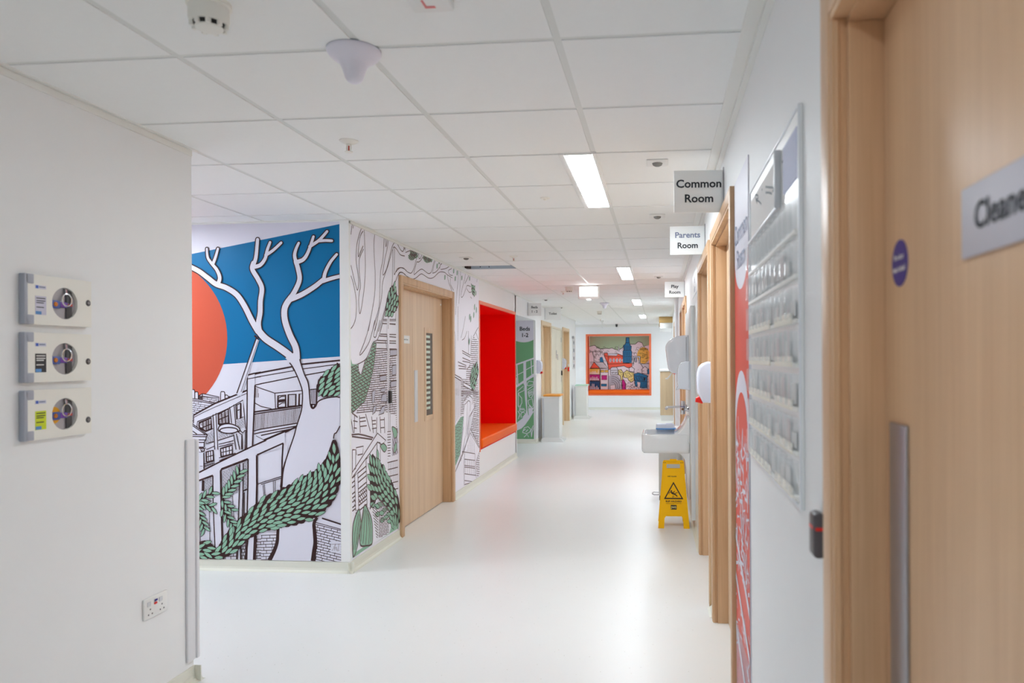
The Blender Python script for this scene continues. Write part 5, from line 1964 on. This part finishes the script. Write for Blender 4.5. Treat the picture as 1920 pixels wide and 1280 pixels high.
def sign_panel(name, sgn, parent):
    """Flat board with handle hole and leg arch; u across, w up the slope."""
    H = math.hypot(apex[0] - sy0, apex[1])
    ca, sa = (apex[0] - sy0) / H, apex[1] / H
    yy = lambda w, d: (apex[0] - sgn * ((H - w) * ca + d * sa), w * sa + d * ca * 1.0)
    out = [(-.133, .0), (-.083, .0), (-.078, .085), (-.066, .102), (.066, .102), (.078, .085), (.083, .0), (.133, .0), (.117, .20), (.1, .42), (.091, H - .02), (.082, H - .004), (-.082, H - .004), (-.091, H - .02), (-.1, .42), (-.117, .20)]
    hole = [(-.056, H - .078), (.056, H - .078), (.058, H - .072), (.058, H - .042), (.055, H - .037), (-.055, H - .037), (-.058, H - .042), (-.058, H - .072)]
    bm = nb()
    th = .012
    tri = tessellate_polygon([[Vector((a, b, 0)) for a, b in out], [Vector((a, b, 0)) for a, b in hole]])
    for d in (0, -th):
        vv = []
        for a, b in out + hole:
            y, z = yy(b, d)
            vv.append(bm.verts.new((sx + a, y, max(z, 0.0006))))
        for tr in tri:
            bm.faces.new([vv[i] for i in tr])
    for Lp in (out, hole):
        A = [bm.verts.new((sx + a, yy(b, 0)[0], max(.0006, yy(b, 0)[1]))) for a, b in Lp]
        B = [bm.verts.new((sx + a, yy(b, -th)[0], max(.0006, yy(b, -th)[1]))) for a, b in Lp]
        for i in range(len(Lp)):
            j = (i + 1) % len(Lp)
            bm.faces.new((A[i], A[j], B[j], B[i]))
    bmesh.ops.recalc_face_normals(bm, faces=bm.faces)
    return build(name, bm, YELLOW, parent), yy, H


fp, yy, H = sign_panel('front_panel', 1, t)
sign_panel('rear_panel', -1, t)
bm = nb()
box(bm, sx - .03, sx + .03, apex[0] - .018, apex[0] + .018, apex[1] - .016, apex[1] + .004, r=.004)
build('hinge', bm, YELLOW, t, 40)
o3 = lambda u, w: Vector((sx + u, *yy(w, .0012)))
U, V = Vector((1, 0, 0)), (o3(0, 1) - o3(0, 0)).normalized()
Nn = U.cross(V)
bm = nb()


def flat(bm, P, d=0.):
    vv = [bm.verts.new(o3(u, w) + Nn * d) for u, w in P]
    for tr in tessellate_polygon([[Vector((u, w, 0)) for u, w in P]]):
        bm.faces.new([vv[i] for i in tr])


T0 = (.0, .385)
tri = [(-.083, .245), (.083, .245), (0, .393)]
ti = [(-.066, .256), (.066, .256), (0, .3735)]
for k in range(3):
    j = (k + 1) % 3
    flat(bm, [tri[k], tri[j], ti[j], ti[k]])
# falling figure
g = lambda s_: [((float(a) - 400) / 922 * 180 / 215 * 1.0, (865 - float(b)) / 922 * 180 / 215 + .245) for a, b in (p.split(',') for p in s_.split())]
k_ = .165 / 192                   # metres of board per drawing unit
fg = lambda s_: [((a - 404) * k_, .245 + (866 - b) * k_) for a, b in pts(s_)]
for s_ in ('372,785 378,778 387,779 390,787 384,794 375,793', '370,796 384,793 398,801 418,812 436,826 445,838 438,842 424,830 408,822 396,820 384,812', '366,793 372,798 362,806 360,820 357,820 357,804', '390,798 408,792 414,782 418,786 412,798 396,804',
           '408,812 430,802 446,797 446,802 430,809 416,816', '392,826 402,830 412,838 408,842 398,834', '388,834 396,842 404,846 402,850 392,846'):
    flat(bm, fg(s_))
build('warning_triangle', bm, BROWNINK, fp)
for a_ in (('WET FLOOR', .0135, o3(-.012, .437), .0004, 1.), ('SLIP HAZARD', .0205, o3(0, .226), .0006, 1.1), ('SURFACE SLIPPERY WHEN WET', .0085, o3(0, .2085), 0., 1.12)):
    bm = nb()
    text_bm(bm, a_[0], a_[1], a_[2], U, V, Nn, .0, bold=a_[3], sx=a_[4])
    build('lettering', bm, BROWNINK, fp)
for u in (-.075, .073):
    bm = nb()
    for du in (-.007, .007):
        flat(bm, [(u + du - .003, H - .03), (u + du + .003, H - .03), (u + du + .003, H - .014), (u + du - .003, H - .014)])
    build('hinge_mark', bm, BROWNINK, fp)
bm = nb()
flat(bm, [(-.025, .158), (.025, .158), (.025, .196), (-.025, .196)])
build('logo_plate', bm, BROWNINK, fp)
bm = nb()
text_bm(bm, 'JWS', .024, o3(0, .176) + Nn * .0006, U, V, Nn, .0, bold=.0006)
build('logo', bm, M('logo_straw', (226, 206, 130), .5), fp)

# ------------------------------------------------------------------ far left: cupboard, bins, poster
t = thing('riser_cupboard', (XL, (CUP[0] + CUP[1]) / 2, 0), 'cream double door riser cupboard between the toilet door and the far pale oak door', 'cupboard')
CREAMD = M('cream_door', (236, 230, 212), .4)
ym = (CUP[0] + CUP[1]) / 2
bm = nb()
for q in ((CUP[0] - .03, CUP[0] + .012, .03, 2.09), (CUP[1] - .012, CUP[1] + .03, .03, 2.09), (CUP[0], CUP[1], 2.048, 2.09)):
    box(bm, XL - .05, XL + .012, *q, r=.002)
build('frame', bm, CREAMD, t, 30)
for (a, b, s_) in ((CUP[0] + .014, ym - .006, 1), (ym + .006, CUP[1] - .014, -1)):
    bm = nb()
    box(bm, XL - .045, XL - .004, a, b, .032, 2.046, r=.002)
    d_ = build('door', bm, CREAMD, t, 30)
    if s_ > 0:
        bm = nb()
        box(bm, XL - .004, XL + .006, b - .09, b - .04, 1.45, 1.62, r=.003)
        tube(bm, [(XL + .004, b - .065, 1.53), (XL + .03, b - .065, 1.53), (XL + .03, b - .065, 1.42)], .008)
        build('handle', bm, CHROME, d_, 40)
    bm = nb()
    for z in (.3, 1.0, 1.85):
        yh = a if s_ > 0 else b
        tube(bm, [(XL - .002, yh, z - .05), (XL - .002, yh, z + .05)], .006)
    build('hinge', bm, STEEL, d_, 40)
bm = nb()
box(bm, XL - .046, XL - .02, ym - .006, ym + .006, .032, 2.046)
build('centre_strip', bm, OAK, t)


def bin_(x, y, lid, label):
    t = thing('sack_bin', (x, y, 0), label, 'bin', 'waste bins')
    hx, hy = .135, .19
    bm = nb()
    box(bm, x - hx, x + hx, y - hy, y + hy, .065, .775, r=.006)
    build('body', bm, M('bin_panel', (228, 230, 228), .35), t, 40)
    bm = nb()
    box(bm, x - hx - .012, x + hx + .022, y - hy - .015, y + hy + .015, .79, .822, r=.010, seg=3)
    build('lid', bm, lid, t, 40)
    bm = nb()
    box(bm, x - hx - .05, x + hx + .005, y - hy - .006, y + hy + .006, .765, .79, r=.004)
    build('rim', bm, WHITE, t, 40)
    bm = nb()
    for yy_ in (y - hy - .005, y + hy - .06):
        prism(bm, [(x - hx - .055, .0), (x + hx + .065, .0), (x + hx + .06, .03), (x + hx + .02, .062), (x + hx - .02, .075), (x - hx - .01, .075), (x - hx - .05, .05)], 1, yy_, yy_ + .065, r=.004)
    build('foot', bm, WHITE, t, 40)
    bm = nb()
    box(bm, x - hx - .042, x - hx - .002, y - hy + .03, y + hy - .03, .05, .76)
    build('rear_frame', bm, LGREY, t)
    bm = nb()
    tube(bm, [(x + hx - .01, y - .06, .05), (x + hx + .10, y - .06, .04), (x + hx + .10, y + .06, .04), (x + hx - .01, y + .06, .05)], .011)
    build('pedal', bm, WHITE, t, 40)
    return t


bin_(-1.865, 12.60, ORLID, 'white sack bin with an orange lid before the toilet door')
bin_(-1.865, 17.35, GRLID, 'white sack bin with a pale green lid near the end wall')
t = thing('poster_strip', (XL, 17.66, 1.19), 'tall narrow strip of small grey sketches on the wall above the far bin', 'poster')
bm = nb()
box(bm, XL + .0005, XL + .012, 17.42, 17.90, 1.19, 1.975, r=.002)
build('board', bm, PAPER, t, 30)
bm = nb()
for k in range(4):
    z = 1.27 + k * .19
    box(bm, XL + .012, XL + .0128, 17.47, 17.85, z - .07, z + .075)
    for y, h in ((17.55, .05), (17.63, .03), (17.74, .055)):
        box(bm, XL + .0128, XL + .0134, y - .03, y + .03, z - h, z + h * .8, 1)
build('sketches', bm, [LGREY, M('sketch_grey', (120, 124, 130), .6)], t)
bm = nb()
box(bm, XL + .0005, XL + .05, 17.36, 17.42, 1.93, 1.99, r=.004)
build('poster_clip', bm, STEEL, t, 30)

# ------------------------------------------------------------------ reception at the far right
RY = 16.72
t = thing('reception_desk', (.3, RY + 1.2, 0), 'oak fronted reception desk end with white plinth at the far right', 'desk')
bm = nb()
box(bm, .018, .32, RY, RY + 2.3, .13, 1.135, r=.003)
build('oak_end', bm, PALE, t, 30)
bm = nb()
box(bm, .035, .32, RY + .01, RY + 2.28, 0, .13)
build('plinth', bm, WHITE, t)
bm = nb()
box(bm, .0, .55, RY - .015, RY + 2.32, 1.136, 1.168, r=.006)
build('counter_top', bm, WHITE, t, 40)
t = thing('reception_bulkhead', (.16, RY, CEIL), 'oak box bulkhead with white underside hung from the ceiling over the reception desk', 'bulkhead')
bm = nb()
box(bm, .0, .315, RY, RY + 2.3, 2.262, CEIL - .001, r=.002)
build('oak_casing', bm, M('bulkhead_oak', (204, 168, 108), .45, var=.05, scale=30), t, 30)
bm = nb()
box(bm, .022, .315, RY + .02, RY + 2.28, 2.13, 2.262, r=.002)
build('white_soffit', bm, WHITE, t, 30)


# ------------------------------------------------------------------ camera
cam = bpy.data.cameras.new('camera')
cam.sensor_width = 36
cam.lens = F / 1920 * 36
cam.shift_x = (960 - CX) / 1920
cam.shift_y = (CY - 640) / 1920
cam.clip_start = .05
cam.dof.use_dof = True
cam.dof.focus_distance = 6.2
cam.dof.aperture_fstop = 3.4
co = bpy.data.objects.new('camera', cam)
COL.objects.link(co)
co.matrix_world = Matrix.Translation((0, 0, CH)) @ Matrix.Rotation(YAW, 4, 'Z') @ Matrix.Rotation(PI / 2 + PIT, 4, 'X') @ Matrix.Rotation(ROL, 4, 'Z')
scene.camera = co

# ------------------------------------------------------------------ world and picture settings
wd = bpy.data.worlds.new('world')
wd.use_nodes = True
wd.node_tree.nodes['Background'].inputs[0].default_value = (.9, .95, 1, 1)
wd.node_tree.nodes['Background'].inputs[1].default_value = .4
scene.world = wd
vs = scene.view_settings
vs.view_transform = 'Standard'
vs.look = 'None'
vs.gamma = 1
vs.use_curve_mapping = False
vs.exposure = 1.52
cy = scene.cycles
cy.use_denoising = True
cy.max_bounces = 10
cy.diffuse_bounces = 7
cy.glossy_bounces = 4
cy.sample_clamp_indirect = 6
cy.caustics_reflective = False
cy.caustics_refractive = False
